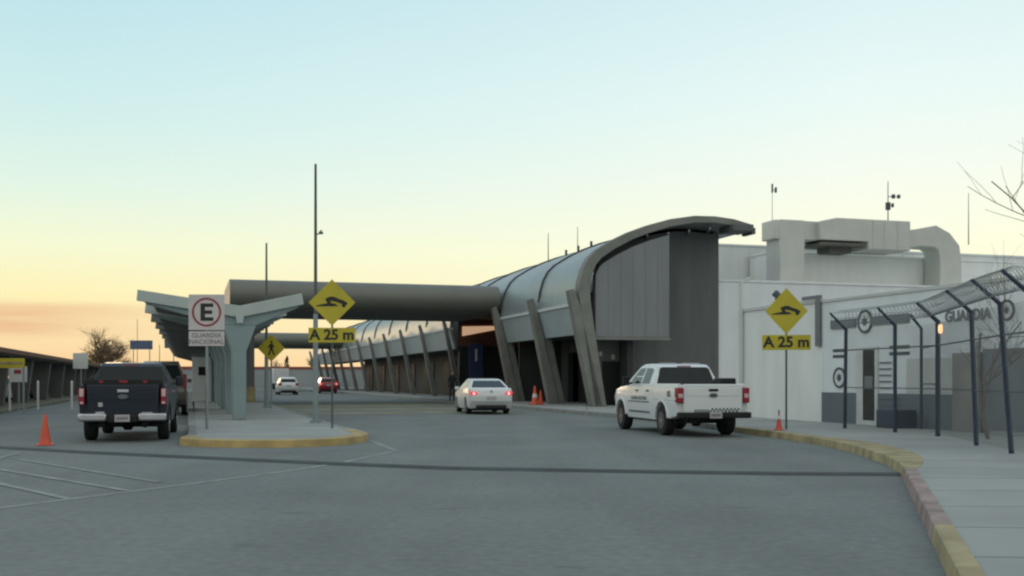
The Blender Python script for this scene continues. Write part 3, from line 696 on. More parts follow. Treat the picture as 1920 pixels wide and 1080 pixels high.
def rearquad(name, mname, parent, pts, th=.012):
    """pts: 3-D outline of a pane, given thickness toward +y"""
    m = MB(); A = [m.bm.verts.new(p) for p in pts]; B = [m.bm.verts.new((p[0], p[1]+th, p[2])) for p in pts]; n = len(pts)
    m.bm.faces.new(A); m.bm.faces.new(B[::-1])
    for i in range(n): m.bm.faces.new((A[i], A[(i+1) % n], B[(i+1) % n], B[i]))
    return m.build(name, mname, parent)

def pickup(label, loc, rz, paint, sc, white):
    t = thing('pickup_truck', label, 'pickup truck', loc, rz, sc=sc)
    AR, AF = 1.28, 4.95; r = .41
    hw = lambda y, z: (1.0 - .05*abs((z-.95)/.5)**2) * (1 - (.10*max(0, (y-5.2)/.65)**2)) * (1 - .0*y)
    prof = [(.14, .56), (.14, .95), (2.0, .95), (2.0, 1.34), (4.35, 1.34), (5.0, 1.30), (5.55, 1.20), (5.80, 1.08), (5.86, .80), (5.84, .5), (5.50, .44)]
    prof += arc(AF, .42, .50, .46)[0:] + [(4.35, .40), (1.9, .40)] + arc(AR, .42, .50, .46) + [(.6, .5)]
    shell(prof, hw, 'body', paint, t, zs=(.6, .75, .9, 1.05, 1.2), ys=(5.3, 5.55, .7, 1.3, 3.0), bevel=.035)
    # bed walls
    for sg in (-1, 1):
        m = MB(); zs = [.95, 1.06, 1.17, 1.28, 1.40]
        P_ = [(hw(1, z)*(1 if z < 1.3 else .985)+.002, z) for z in zs] + [(hw(1, 1.4)-.11, 1.40), (hw(1, 1.4)-.11, .952), ]
        m.prism([(sg*x, z) for x, z in P_], .14, 1.97, 'y'); m.build('bed_side', paint, t, bevel=.02)
    m = MB(); m.box(-.82, .82, .04, .14, .60, 1.39); tg = m.build('tailgate', paint, t, bevel=.03, seg=3)
    m = MB(); m.box(-.70, .70, .028, .042, 1.02, 1.30) if not white else m.box(-.72, .72, .03, .042, 1.08, 1.28); m.build('stamped_panel', paint, tg, bevel=.01)
    m = MB(); m.box(-.13, .13, .012, .03, 1.20, 1.27); m.build('handle', 'trim' if white else 'chrome', tg, bevel=.01)
    m = MB(); m.lathe([(.055, 0), (.055, .012)], (0, 0, 0), 20, 'y')
    for v in m.bm.verts: v.co.x *= 2.1
    o = m.build('badge', 'slate' if white else 'livery', tg); o.location = (0, .012, 1.10)
    if white:
        m = MB()
        for k in range(16):
            for j in range(2):
                if (k+j) % 2 == 0: m.box(-.10+k*.052, -.10+k*.052+.052, .034, .040, .66+j*.05, .71+j*.05)
        for k in range(8):
            m.box(-.52+k*.052, -.52+k*.052+.03, .034, .040, .66, .73)
        m.build('checker_decal', 'slate', tg)
    else:
        for x0, x1, z0, z1 in ((-.62, -.42, .68, .74), (.42, .68, .66, .72), (-.56, -.46, .86, .96)):
            m = MB(); m.box(x0, x1, .030, .040, z0, z1); m.build('nameplate', 'chrome', tg)
    # tail lamps
    for sg in (-1, 1):
        m = MB(); m.box(*sorted((sg*(.825 if white else .865), sg*1.0)), .0, .24, .90, 1.30); l = m.build('tail_lamp', 'tail', t, bevel=.025)
        m = MB(); m.box(*sorted((sg*(.85 if white else .885), sg*.975)), -.012, .02, (1.03 if white else 1.10), (1.14 if white else 1.285)); m.build('reverse_lens', 'tail_clear', l, bevel=.01)
        if not white:
            m = MB(); m.box(*sorted((sg*.89, sg*.965)), -.012, .02, .93, .98); m.build('reverse_lens', 'tail_clear', l)
    # bumper
    if white:
        m = MB(); m.box(-1.0, 1.0, -.14, .10, .50, .66); bp = m.build('bumper', 'trim', t, bevel=.04, seg=3)
    else:
        m = MB(); m.box(-.36, .36, -.10, .10, .48, .66); bp = m.build('bumper', 'trim', t, bevel=.03)
        for sg in (-1, 1):
            m = MB(); m.box(*sorted((sg*.36, sg*1.0)), -.16, .08, .52, .70); m.build('bumper_corner', 'chrome', t, bevel=.04, seg=3)
    m = MB(); m.box(-.17, .17, -.16, -.145, .50, .67); pl = m.build('number_plate', 'plate', t, bevel=.005)
    m = MB()
    for k in range(7): m.box(-.13+k*.038, -.13+k*.038+.022, -.165, -.161, .55, .62)
    m.build('plate_marks', 'plate_ink', pl)
    # underbody
    m = MB(); m.box(-.78, .78, .75, 5.3, .34, .50).box(-.55, -.42, .1, 5.2, .36, .52).box(.42, .55, .1, 5.2, .36, .52)
    m.tube([(-.8, AR, .41), (.8, AR, .41)], .06, 8).lathe([(.05, -.16), (.16, -.08), (.16, .08), (.05, .16)], (0, AR, .40), 12, 'x')
    m.tube([(-.8, AF, .41), (.8, AF, .41)], .06, 8).tube([(.5, .1, .38), (.5, 1.9, .38)], .04, 8).box(-.6, .0, .3, .75, .40, .62).box(-.9, .9, AR-.5, AR+.5, .80, .94).box(-.9, .9, AF-.5, AF+.5, .80, .93)
    m.build('underbody', 'under', t)
    # cab
    gh = lambda y, z: .965 - .25*max(0, (z-1.34)/.6)**1.15
    cab = [(2.02, 1.335), (2.10, 1.60), (2.20, 1.86), (2.32, 1.93), (3.0, 1.965), (3.5, 1.95), (3.75, 1.89), (4.55, 1.335)]
    shell(cab, gh, 'cab', paint, t, zs=(1.45, 1.6, 1.75, 1.86, 1.91), ys=(2.6, 3.2), bevel=.03)
    rw = lambda z: 2.02+(z-1.335)*.335 - .012
    rearquad('rear_window', 'carglass', t, [(-.86, rw(1.37), 1.37), (.86, rw(1.37), 1.37), (.72, rw(1.82), 1.82), (.64, rw(1.86), 1.86), (-.64, rw(1.86), 1.86), (-.72, rw(1.82), 1.82)])
    side_panel([(2.40, 1.40), (3.10, 1.40), (3.10, 1.84), (2.62, 1.83), (2.44, 1.78)], gh, 'side_window', 'carglass', t)
    side_panel([(3.20, 1.40), (4.20, 1.40), (3.72, 1.80), (3.55, 1.84), (3.20, 1.84)], gh, 'side_window', 'carglass', t)
    m = MB(); m.quad(*[(sx*(.80 if z < 1.5 else .64), y, z) for sx, y, z in ((-1, 4.515, 1.375), (1, 4.515, 1.375), (1, 3.83, 1.85), (-1, 3.83, 1.85))]); o = m.build('windshield', 'carglass', t); o.location = (0, .012, .012)
    # door seams, handles, mirrors, flares
    for y in (2.16, 3.15, 4.28): side_panel([(y, .5), (y+.012, .5), (y+.012, 1.33), (y, 1.33)], hw, 'door_seam', 'trim', t, off=.002, th=.004)
    for y in (2.35, 3.3): side_panel([(y, 1.18), (y+.17, 1.18), (y+.17, 1.22), (y, 1.22)], hw, 'door_handle', 'trim' if white else 'chrome', t, off=.035, th=.03)
    for sg in (-1, 1):
        m = MB(); m.box(*sorted((sg*1.02, sg*1.22)), 3.98, 4.08, 1.34, 1.60).box(*sorted((sg*.93, sg*1.05)), 4.0, 4.06, 1.38, 1.43); m.build('mirror', 'trim' if white else paint, t, bevel=.03)
    for cy in (AR, AF):
        for sg in (-1, 1):
            wheel(t, sg*.86, cy, r, .27, .235, sg)
            m = MB(); o_ = arc(cy, .42, .56, .50); i_ = arc(cy, .42, .495, .47)
            m.prism(o_+i_[::-1], sg*.94, sg*1.018, 'x'); m.build('wheel_flare', paint if white else 'trim', t, bevel=.012)
    m = MB(); m.box(-.2, .2, 2.195, 2.215, 1.872, 1.90); m.build('high_brake_lamp', 'tail', t)
    for sg in (-1, 1):
        m = MB(); m.box(*sorted((sg*.62, sg*.92)), 5.70, 5.86, .86, 1.05); m.build('headlight', 'tail_clear', t, bevel=.02)
    if white:
        side_panel([(2.30, .86), (4.2, .86), (4.2, .90), (2.30, .90)], hw, 'livery_stripe', 'livery', t, off=.004, th=.003)
        side_panel([(2.30, .56), (4.2, .56), (4.2, .62), (2.30, .62)], hw, 'livery_stripe', 'livery', t, off=.004, th=.003)
        for sg in (-1, 1): text('GUARDIA NACIONAL', .15, 'livery', t, (sg*1.006, 3.2, .98), (R(90), 0, R(90*sg)), name='lettering', ext=.002)
        side_panel([(.50, 1.05), (.80, 1.05), (.84, 1.20), (.60, 1.22)], lambda y, z: hw(y, z), 'decal', 'livery', t, off=.006, th=.003)
        m = MB()
        for sg in (-1, 1): m.box(*sorted((sg*.10, sg*.60)), 2.5, 2.62, 1.965, 1.985)
        m.build('roof_bar', 'chrome', t)
        m = MB(); m.box(.34, .80, .4, .9, 1.20, 1.55); m.build('spare_box', 'trim', t, bevel=.04)
    else:
        m = MB(); m.box(-.92, .92, .16, 1.9, 1.40, 1.44); m.box(-.90, .90, .10, .22, 1.37, 1.52); m.build('bed_cover', 'trim', t, bevel=.02)
        for x in (-.5, 0, .5):
            m = MB(); m.box(x-.045-(x == 0)*.05, x+.045+(x == 0)*.05, .085, .105, 1.43, 1.49); m.build('marker_light', 'tail', t)
    return t
def place_b(a, b): return tuple(G(a, b))
pickup('white crew cab pickup with dark bumper, at the kerb before the dark gable wall', place_b(12.18, 23.35), TH-R(5.5), 'car_white', .93, True)
pickup('dark blue pickup seen from behind, chrome bumper corners, left of the island nose', place_b(-1.42, 25.3), TH-R(2.2), 'car_dark', .93, False)

def car(kind, label, loc, rz, paint, brake=False, sc=1, group=None, lod=False):
    t = thing({'sedan': 'sedan', 'hatch': 'hatchback', 'suv': 'suv'}[kind], label, 'car', loc, rz, sc=sc, group=group)
    if kind == 'sedan':
        W_ = .91; L = 4.62; AR, AF, r = 1.02, 3.72, .325; belt = 1.0
        top = [(.03, .55), (.0, .74), (.06, .98), (.14, 1.05), (.75, 1.06), (3.30, .97), (4.05, .86), (4.45, .70), (4.60, .52), (4.58, .28), (4.3, .19)]
        gp = [(.50, 1.04), (1.30, 1.39), (1.75, 1.44), (2.35, 1.45), (2.60, 1.42), (3.42, .97)]; gt = 1.45
        rwp = [(.60, 1.085), (1.22, 1.355)]
        sw = [[(1.18, 1.10), (1.95, 1.08), (1.95, 1.38), (1.55, 1.37), (1.36, 1.30)], [(2.02, 1.08), (2.98, 1.04), (2.55, 1.36), (2.30, 1.39), (2.02, 1.385)]]
        lz = (.76, .95); lx = (.52, .88)
    elif kind == 'hatch':
        W_ = .87; L = 4.0; AR, AF, r = .72, 3.25, .31; belt = .98
        top = [(.05, .5), (.0, .72), (.05, .96), (.12, 1.02), (2.95, .97), (3.5, .86), (3.88, .68), (3.98, .5), (3.95, .28), (3.7, .19)]
        gp = [(.10, 1.0), (.38, 1.42), (.7, 1.50), (1.6, 1.52), (2.1, 1.47), (2.98, .97)]; gt = 1.52
        rwp = [(.165, 1.08), (.35, 1.36)]
        sw = [[(.55, 1.08), (1.40, 1.06), (1.40, 1.42), (.72, 1.40)], [(1.48, 1.06), (2.55, 1.02), (2.05, 1.40), (1.48, 1.43)]]
        lz = (.80, 1.02); lx = (.58, .84)
    else:
        W_ = .98; L = 5.0; AR, AF, r = 1.0, 3.95, .40; belt = 1.22
        top = [(.05, .6), (.0, .85), (.03, 1.2), (.08, 1.26), (3.5, 1.22), (4.4, 1.12), (4.85, .95), (4.98, .7), (4.95, .42), (4.7, .34)]
        gp = [(.06, 1.24), (.25, 1.86), (.55, 1.97), (2.4, 2.0), (2.9, 1.92), (3.62, 1.22)]; gt = 2.0
        rwp = [(.085, 1.32), (.235, 1.82)]
        sw = [[(.45, 1.32), (1.35, 1.32), (1.35, 1.82), (.55, 1.80)], [(1.43, 1.32), (2.25, 1.32), (2.25, 1.82), (1.43, 1.82)], [(2.33, 1.32), (3.28, 1.30), (2.82, 1.80), (2.33, 1.82)]]
        lz = (1.0, 1.5); lx = (.80, .95)
    zb = .22 if kind != 'suv' else .36
    hw = lambda y, z: W_*(1-.07*max(0, (z-.6)/.6)**2-.05*max(0, (.5-z)/.3)**2)*(1-.10*max(0, (.45-y)/.45)**2)*(1-.16*max(0, (y-(L-.7))/.7)**2)
    prof = top + arc(AF, r, r+.065, r+.0) + [(AF-r-.15, zb), (AR+r+.15, zb)] + arc(AR, r, r+.065, r+.0) + [(.25, zb+.03)]
    shell(prof, hw, 'body', paint, t, zs=(.4, .55, .7, .85, .95), ys=(.15, .3, .45, L-.6, L-.4, L-.2, 2.0), bevel=.03)
    zt = belt
    gh = lambda y, z: W_*.915 - (W_*.27)*max(0, (z-zt)/(gt-zt))**1.2
    shell(gp, gh, 'cabin', paint, t, zs=tuple(zt+(gt-zt)*k for k in (.25, .5, .75, .9)), ys=(1.0, 1.6, 2.1), bevel=.03)
    (y0, z0), (y1, z1) = rwp
    # rear window lies on the rear plane of the cabin
    dy, dz = (gp[1][0]-gp[0][0]), (gp[1][1]-gp[0][1]); yy = lambda z: gp[0][0]+(z-gp[0][1])*dy/dz
    nrm = Vector((0, -dz, dy)).normalized()*.012
    if nrm.y > 0: nrm = -nrm
    za, zb_ = z0, z1
    q = [(-gh(0, za)+.09, yy(za), za), (gh(0, za)-.09, yy(za), za), (gh(0, zb_)-.10, yy(zb_), zb_), (-gh(0, zb_)+.10, yy(zb_), zb_)]
    rearquad('rear_window', 'carglass', t, [(x, y+nrm.y, z+abs(nrm.z)) for x, y, z in q])
    for poly in sw: side_panel(poly, gh, 'side_window', 'carglass', t)
    ws0, ws1 = gp[-1], gp[-2]
    f = lambda u: (ws1[0]+(ws0[0]-ws1[0])*u, ws1[1]+(ws0[1]-ws1[1])*u)
    a1, a2 = f(.08), f(.92)
    m = MB(); m.quad((-gh(0, a2[1])+.06, a2[0]+.012, a2[1]+.012), (gh(0, a2[1])-.06, a2[0]+.012, a2[1]+.012), (gh(0, a1[1])-.06, a1[0]+.012, a1[1]+.012), (-gh(0, a1[1])+.06, a1[0]+.012, a1[1]+.012)); m.build('windshield', 'carglass', t)
    for sg in (-1, 1):
        m = MB(); xa, xb = lx
        if kind == 'sedan':
            m.prism([(sg*xa, lz[0]+.07), (sg*(xb-.05), lz[0]), (sg*xb, lz[1]-.02), (sg*(xa+.1), lz[1]-.03)], -.012, .10, 'y')
        else: m.box(*sorted((sg*xa, sg*xb)), -.012, .12, lz[0], lz[1])
        l = m.build('tail_lamp', 'brake' if brake else 'tail', t, bevel=.015)
        if brake:
            m = MB(); m.lathe([(.045, -.02), (.045, 0)], (sg*(xa+.19), -.012, lz[0]+.09), 12, 'y'); m.build('bulb', 'brake_core', l)
        m = MB(); m.box(*sorted((sg*(W_-.02), sg*(W_+.17))), AF-.85, AF-.75, belt-.03, belt+.11); m.build('mirror', paint, t, bevel=.03)
        for cy in (AR, AF): wheel(t, sg*(W_-.13), cy, r, .20, r*.66, sg)
        m = MB(); m.box(*sorted((sg*.5, sg*(W_-.12))), L-.25, L-.06, belt-.36, belt-.20); m.build('headlight', 'tail_clear', t, bevel=.02)
    m = MB(); m.box(-.62, .62, -.015, .05, .24 if kind != 'suv' else .4, .38 if kind != 'suv' else .55); m.build('diffuser', 'trim', t, bevel=.02)
    m = MB(); zz = .52 if kind == 'sedan' else .62; m.box(-.20, .20, -.02, .03, zz+.10, zz+.22); m.build('number_plate', 'plate', t)
    m = MB(); m.box(-W_+.2, W_-.2, .3, L-.4, zb-.06, zb+.12).box(-W_+.15, W_-.15, AR-r-.06, AR+r+.06, r*.9, r*1.95).box(-W_+.15, W_-.15, AF-r-.06, AF+r+.06, r*.9, r*1.95); m.build('underbody', 'under', t)
    for y in ((1.12, 2.0, 3.0) if kind != 'suv' else (1.4, 2.3, 3.4)): side_panel([(y, .35), (y+.012, .35), (y+.012, belt-.03), (y, belt-.03)], hw, 'door_seam', 'trim', t, off=.002, th=.004)
    if kind == 'sedan':
        m = MB(); m.lathe([(.05, -.01), (.05, 0)], (0, -.0, .93), 12, 'y'); m.build('badge', 'chrome', t)
    return t
car('sedan', 'white sedan with brake lamps lit, driving toward the terminal doors', tuple(G(11.6, 41.2)), TH-R(6), 'car_white', True)
car('suv', 'tan tall vehicle parked ahead of the dark pickup along the island', tuple(G(-1.05, 43.5)), TH, 'car_tan', sc=(1, 1, 1.08))
car('hatch', 'small white car far down the road before the perimeter wall', tuple(G(8.8, 100.5)), TH, 'car_white', sc=1.08)
car('hatch', 'red car far down the road near the slanting terminal ribs', tuple(G(13.4, 108)), TH, 'car_red', True, sc=1.08)

# ------------------------------------------------------------ right-hand fence
F = thing('security_fence', 'navy post fence with slanted arms and razor wire along the right pavement', 'fence', (0, 0, .15))
PO = [(8.22, 16.5), (8.48, 18.1), (8.84, 20.3), (9.42, 23.6), (9.12, 25.4), (8.58, 27.5)]
HP = 2.56; LE = [-.16, -.20, -.10, 0, 0, .03]      # the nearer posts lean towards the road
tips = []
for i, (x, y) in enumerate(PO):
    a = Vector(PO[max(i-1, 0)]); b = Vector(PO[min(i+1, len(PO)-1)]); d = (b-a).normalized(); n = Vector((-d.y, d.x))
    if n.x > 0: n = -n
    r = .045 if i != 3 else .055
    m = MB(); m.tube([(x, y, -.05), (x+LE[i], y, HP)], r, 10); p = m.build('post', 'navy', F, smooth=True)
    tip = (x+n.x*.46+LE[i], y+n.y*.46, HP+.40); tips.append(((x+LE[i], y, HP), tip))
    m = MB(); m.tube([(x+LE[i], y, HP-.02), tip], [r*.9, r*.65], 8); m.build('arm', 'navy', p, smooth=True)
for i in range(len(PO)-1):
    (a, ta), (b, tb) = tips[i], tips[i+1]
    A, B = Vector(a), Vector(b); L_ = (B-A).length; u = (B-A)/L_
    m = MB(); hh_ = HP-.12; st = .085
    def fp(s_, z):                       # a point of the fence face, which leans with its posts
        f = s_/L_; e = LE[i]+(LE[i+1]-LE[i])*f
        return (PO[i][0]+(PO[i+1][0]-PO[i][0])*f+e*z/HP, PO[i][1]+(PO[i+1][1]-PO[i][1])*f, z)
    k = -hh_
    while k < L_:
        for sgn in (1, -1):
            s0, s1 = k, k+hh_; z0, z1 = 0.06, 0.06+hh_
            if s0 < 0: z0 += -s0; s0 = 0
            if s1 > L_: z1 -= s1-L_; s1 = L_
            if s1 > s0:
                if sgn < 0: z0, z1 = HP-z0, HP-z1
                m.tube([fp(s0, z0), fp(s1, z1)], .0022, 3, caps=False)
        k += st
    m.build('chain_link_mesh', 'wire', F, recalc=False)
    m = MB(); m.tube([fp(0, HP-.55), fp(L_, HP-.55)], .018, 6).tube([fp(0, 1.05), fp(L_, 1.05)], .014, 6)
    m.build('rail', 'pole_dark', F)
    m = MB()
    for f_ in (.33, .66, 1.0):
        p0 = A.lerp(Vector(ta), f_); p1 = B.lerp(Vector(tb), f_); mid = (p0+p1)/2 - Vector((0, 0, .03)); m.tube([p0, mid, p1], .006, 4)
    # concertina coils lying in the arm angle
    c0 = A.lerp(Vector(ta), .55)+Vector((0, 0, .03)); c1 = B.lerp(Vector(tb), .55)+Vector((0, 0, .03)); dd = (c1-c0); pv = Vector((ta[0]-a[0], ta[1]-a[1], ta[2]-a[2])).normalized(); qv = dd.normalized().cross(pv)
    turns = int(dd.length/.16); pts = []
    for k in range(turns*9+1):
        an = 2*math.pi*k/9; rr_ = .20+.02*math.sin(k*.7)
        pts.append(c0+dd*(k/(turns*9)) + pv*math.cos(an)*rr_ + qv*math.sin(an)*rr_)
    m.tube(pts, .006, 4)
    m.build('razor_wire', 'wire', F, recalc=False)
# far gate post with its own arm, and the lamp on the corner post
t = thing('fence_post', 'thin bent post standing behind the corner of the navy fence', 'post', (10.4, 27.1, .15))
m = MB(); m.tube([(0, 0, 0), (0, 0, 2.55), (-.28, 0, 2.9)], .04, 8); m.build('shaft', 'navy', t, smooth=True)
m = MB(); m.tube([(0, 0, 2.05), (-.6, -2.6, 2.05)], .02, 6).tube([(0, 0, 1.15), (-.6, -2.6, 1.15)], .02, 6); m.build('rail', 'navy', t)
m = MB(); m.lathe([(.03, 0), (.045, .05), (.045, .16), (.03, .20)], (0, 0, 0), 12); am = m.build('post_lamp', 'amber', smooth=True); am.location = (9.44, 23.50, 2.42); tag(am, 'small amber lamp glowing on the corner fence post', 'lamp')

# ------------------------------------------------------------ bare trees
def bare_tree(name, label, loc, h, lean, seed, mname, spread=.55, depth=5, thick=.09, levels=(3, 4), up=.25, tf=.36):
    rnd = random.Random(seed); t = thing(name, label, 'tree', loc)
    tm, cm = MB(), MB()
    def grow(p, d, ln, r, lv):
        pts = [p]; rs = [r]; dd = d.copy(); n = 4
        for i in range(n):
            dd = (dd + Vector((rnd.uniform(-.16, .16), rnd.uniform(-.16, .16), rnd.uniform(-.06, .12)+up*.1))).normalized()
            pts.append(pts[-1]+dd*ln/n); rs.append(r*(1-.42*(i+1)/n))
        (tm if lv == 0 else cm).tube(pts, rs, 6 if lv < 2 else 4, caps=False)
        if lv >= depth: return
        for k in range(rnd.randint(*levels)):
            f = rnd.uniform(.35, 1.0); idx = min(n, max(1, int(f*n)))
            nd = (dd + Vector((rnd.gauss(0, spread), rnd.gauss(0, spread), rnd.gauss(up*.3, spread*.6)))).normalized()
            grow(pts[idx], nd, ln*rnd.uniform(.58, .82), rs[idx]*.66, lv+1)
    grow(Vector((0, 0, 0)), Vector(lean).normalized(), h*tf, thick, 0)
    tm.build('trunk', mname, t, smooth=True, recalc=False); cm.build('crown', mname, t, recalc=False)
    return t
bare_tree('bare_tree', 'bare pale branched tree at the right edge beyond the fence', (11.1, 19.4, .1), 9.6, (-.12, .03, 1), 8, 'bark', .55, 4, .075, (2, 3), up=.2)
lt = bare_tree('bare_tree', 'leafless rounded tree against the orange sky beyond the dark pickup', (-61.8, 164, 0), 23.0, (.02, 0, 1), 4, 'bark2', .80, 5, .30, (4, 6), up=.5, tf=.20)
lt.scale = (1.7, 1.7, 1.0)
bare_tree('bare_tree', 'small leafless bush with thin twigs low behind the fence and its razor wire', (10.05, 22.5, .1), 6.4, (-.12, 0, 1), 14, 'bark', .7, 4, .04, (3, 4), up=.25)
for i, (x, y, h) in enumerate(((-43, 200, 8), (-38, 205, 9))):
    bare_tree('bare_tree', ['bare brushy tree, left of two above the far wall', 'bare brushy tree, right of two above the far wall'][i], (x, y, 0), h, (0, 0, 1), 21+i, 'bark2', .6, 5, .2, (3, 4), up=.5)
# small dark evergreen
t = thing('evergreen_tree', 'small dark pointed evergreen above the far red coping', 'tree', (-40.5, 192, 0))
m = MB(); m.tube([(0, 0, 0), (0, 0, 5)], [.15, .03], 6); m.build('trunk', 'bark', t)
m = MB(); rnd = random.Random(3)
for k in range(600):
    z = rnd.uniform(.8, 5.6); r = (5.8-z)*.24*rnd.uniform(.4, 1.1); a = rnd.uniform(0, 6.28); c = Vector((r*math.cos(a), r*math.sin(a), z)); s_ = rnd.uniform(.12, .26)
    v = [c+Vector((rnd.uniform(-s_, s_), rnd.uniform(-s_, s_), rnd.uniform(-s_, s_))) for _ in range(3)]
    m.bm.faces.new([m.bm.verts.new(q) for q in v])
m.build('crown', 'evergreen', t, recalc=False)

# ------------------------------------------------------------ left car park shelter
LC = thing('parking_shelter', 'long low flat parking shelter on concrete pillars at the left edge', 'shelter', tuple(G(-8.0, 30)), TH)
m = MB(); m.box(-6.0, 0, 0, 118, 2.62, 2.86); m.build('roof', 'roofbrown', LC, bevel=.02)
m = MB(); m.box(-5.8, -.12, .1, 117.9, 2.56, 2.615); m.build('soffit', 'soffit', LC)
for k in range(14):
    y = 3+8.2*k
    m = MB(); m.prism([(-1.5, .1), (-.8, .1), (-.5, 2.58), (-1.9, 2.58)], y, y+.5, 'y'); m.build('pillar', 'soffit', LC)
m = MB(); m.box(-6.0, -5.8, 0, 118, .1, 1.3); m.build('low_wall', 'soffit', LC)
for i, (a, b, pt) in enumerate(((-11.4, 52, 'car_grey'), (-11.4, 60.5, 'car_dark'), (-11.2, 69, 'car_white'), (-11.2, 80, 'car_grey'))):
    car('hatch', ['grey hatchback nearest under the left parking shelter', 'dark hatchback second under the left parking shelter', 'white hatchback third under the left parking shelter', 'grey hatchback farthest under the left parking shelter'][i], tuple(G(a, b, .1)), TH, pt, group='cars parked under the shelter')
def board(name, label, cat, loc, wdt, z0, z1, mname, posts=(0,), rz=0, group=None, post_m='galv', pr=.04):
    t = thing(name, label, cat, loc, rz, group)
    m = MB(); m.box(-wdt/2, wdt/2, -.05, 0, z0, z1); m.build('panel', mname, t, bevel=.01)
    for p in posts: m = MB(); m.tube([(p, .06, 0), (p, .06, z1-.05)], pr, 8); m.build('post', post_m, t)
    return t
b = board('height_sign', 'long yellow board hanging at the front of the parking shelter', 'sign', (-19.6, 41, .1), 1.75, 1.75, 2.12, 'sign_yellow', (-.8, .8))
m = MB(); m.box(-.8, .8, -.06, -.05, 1.88, 1.98); m.build('dark_stripe', 'kerb_yellow', b)
b = board('notice_board', 'white board with a red mark under the parking shelter', 'sign', (-20.6, 44.5, .1), .75, 1.2, 1.85, 'white_wall2', (0,))
m = MB(); m.box(-.15, .15, -.06, -.05, 1.55, 1.72); m.build('red_mark', 'sign_red', b)
board('notice_board', 'pale grey board beyond, near the far end of the parking shelter', 'sign', (-27.5, 68, .1), .95, 2.0, 3.0, 'white_wall2', (0,))
for i, (x, y) in enumerate(((-21.0, 44.6), (-20.8, 46.8), (-19.6, 47.5), (-20.5, 53))):
    m = MB(); m.tube([(0, 0, 0), (0, 0, 1.2)], .05, 8).lathe([(.05, 1.2), (.035, 1.24), (.01, 1.26)], (0, 0, 0), 8)
    o = m.build('bollard', 'white_p', smooth=True); o.location = (x, y, .1)
    tag(o, ['white bollard nearest the left picture edge', 'white bollard second from the left picture edge', 'white bollard at the verge between the shelter pillars', 'white bollard farthest along the verge'][i], 'bollard', 'white bollards along the verge')
# far blue direction boards and thin masts
board('direction_board', 'wide blue direction board on two thin posts beside the bare tree', 'sign', (-41, 118, 0), 2.5, 4.75, 5.75, 'far_blue', (-.9, .9), pr=.05)
board('direction_board', 'small blue direction board partly behind the canopy edge', 'sign', (-36.8, 115, 0), 1.3, 4.8, 5.6, 'far_blue', (.3,), pr=.05)
def mast(loc, h, r, label, items=()):
    t = thing('antenna_mast', label, 'antenna', loc)
    m = MB(); m.tube([(0, 0, 0), (0, 0, h)], [r, r*.5], 6); m.build('rod', 'pole_dark', t)
    if items:
        m = MB()
        for dx, z, w_, hh_ in items: m.box(dx-w_/2, dx+w_/2, -.08, .08, z, z+hh_); m.box(min(0, dx), max(0, dx), -.015, .015, z+hh_*.4, z+hh_*.4+.03)
        m.build('fitting', 'slate', t)
    return t
mast((-43.2, 123, 0), 8.4, .05, 'thin whip antenna rising over the wide blue board')
mast((-38.0, 115, 0), 5.2, .06, 'short dark pole between the two blue boards')
def at(x, y, Y): return ((x-960)*Y/2000, Y, 1.4+(712-y)*Y/2000)
def rmast(x, y0, y1, Y, r, label, items=(), zb_=None):
    p = at(x, y1, Y); q = at(x, y0, Y); z0 = p[2] if zb_ is None else zb_; return mast((p[0], p[1], z0), q[2]-z0, r, label, items)
rmast(1665, 340, 412, 60, .04, 'antenna mast with dish and small boxes on top of the ventilation unit', [(0, 1.95, .24, .42), (.3, 2.6, .16, .22), (.6, 2.6, .14, .2), (.26, 2.1, .1, .22)], 9.0)
rmast(1816, 362, 470, 60, .03, 'bare whip antenna at the right end of the hall roof', (), 9.0)
rmast(1448, 345, 458, 61, .022, 'thin mast carrying a small upright fitting left of the ducts', [(0, 3.1, .07, .5), (.2, 3.1, .1, .3), (0, .2, .2, .5)], 9.0)
rmast(1028, 437, 490, 62, .04, 'dark whip antenna on the curved roof, left of a pair', (), 7.7)
rmast(1083, 425, 465, 58, .03, 'light whip antenna on the curved roof, right of a pair', (), 8.0)

# ------------------------------------------------------------ far end of the road
t = thing('perimeter_wall', 'far pale wall with brick red coping closing the road', 'wall', (-62, 172, 0))
m = MB(); m.box(0, 45, 0, .4, 0, 3.1); m.build('wall', 'farwall', t)
m = MB(); m.box(0, 45, -.1, .5, 3.1, 3.5); m.build('coping', 'redtop', t)
t = thing('box_truck', 'small white box body standing at the far end of the island', 'truck', (-32.9, 152, 0), TH)
m = MB(); m.box(-1.1, 1.1, 0, 4.2, .9, 3.0); m.build('cargo_box', 'white_p', t, bevel=.04)
m = MB(); m.box(-1.0, 1.0, 4.3, 6.0, .7, 2.3); m.build('cab', 'white_p', t, bevel=.15)
m = MB(); m.box(-1.0, 1.0, 0.1, 5.9, .5, .85)
m.build('chassis', 'under', t)
for sg in (-1, 1):
    for y in (1.0, 5.0): wheel(t, sg*.9, y, .42, .25, .22, sg)
t = thing('guard_booth', 'pale booth with a small dark window beside the island canopies', 'booth', tuple(G(-.15+1.0, 64.0, .15)), TH)
m = MB(); m.box(-.7, .35, 0, 1.6, 0, 2.6); m.build('wall', 'white_wall2', t, bevel=.02)
m = MB(); m.box(-.35, .05, -.02, 0, 1.5, 2.0); m.build('window', 'doorglass', t)
m = MB(); m.box(-.8, .45, -.15, 1.75, 2.6, 2.7); m.build('roof', 'gate', t)
# low horizon buildings and scrub so the edge of the land is not bare
t = thing('far_building', 'long low pale building on the horizon behind the left shelter', 'building', (-150, 330, 0))
m = MB(); m.box(0, 60, 0, 12, 0, 5); m.build('wall', 'farwall', t); m = MB(); m.box(-.4, 60.4, -.4, 12.4, 5, 5.5); m.build('roof', 'redtop', t)
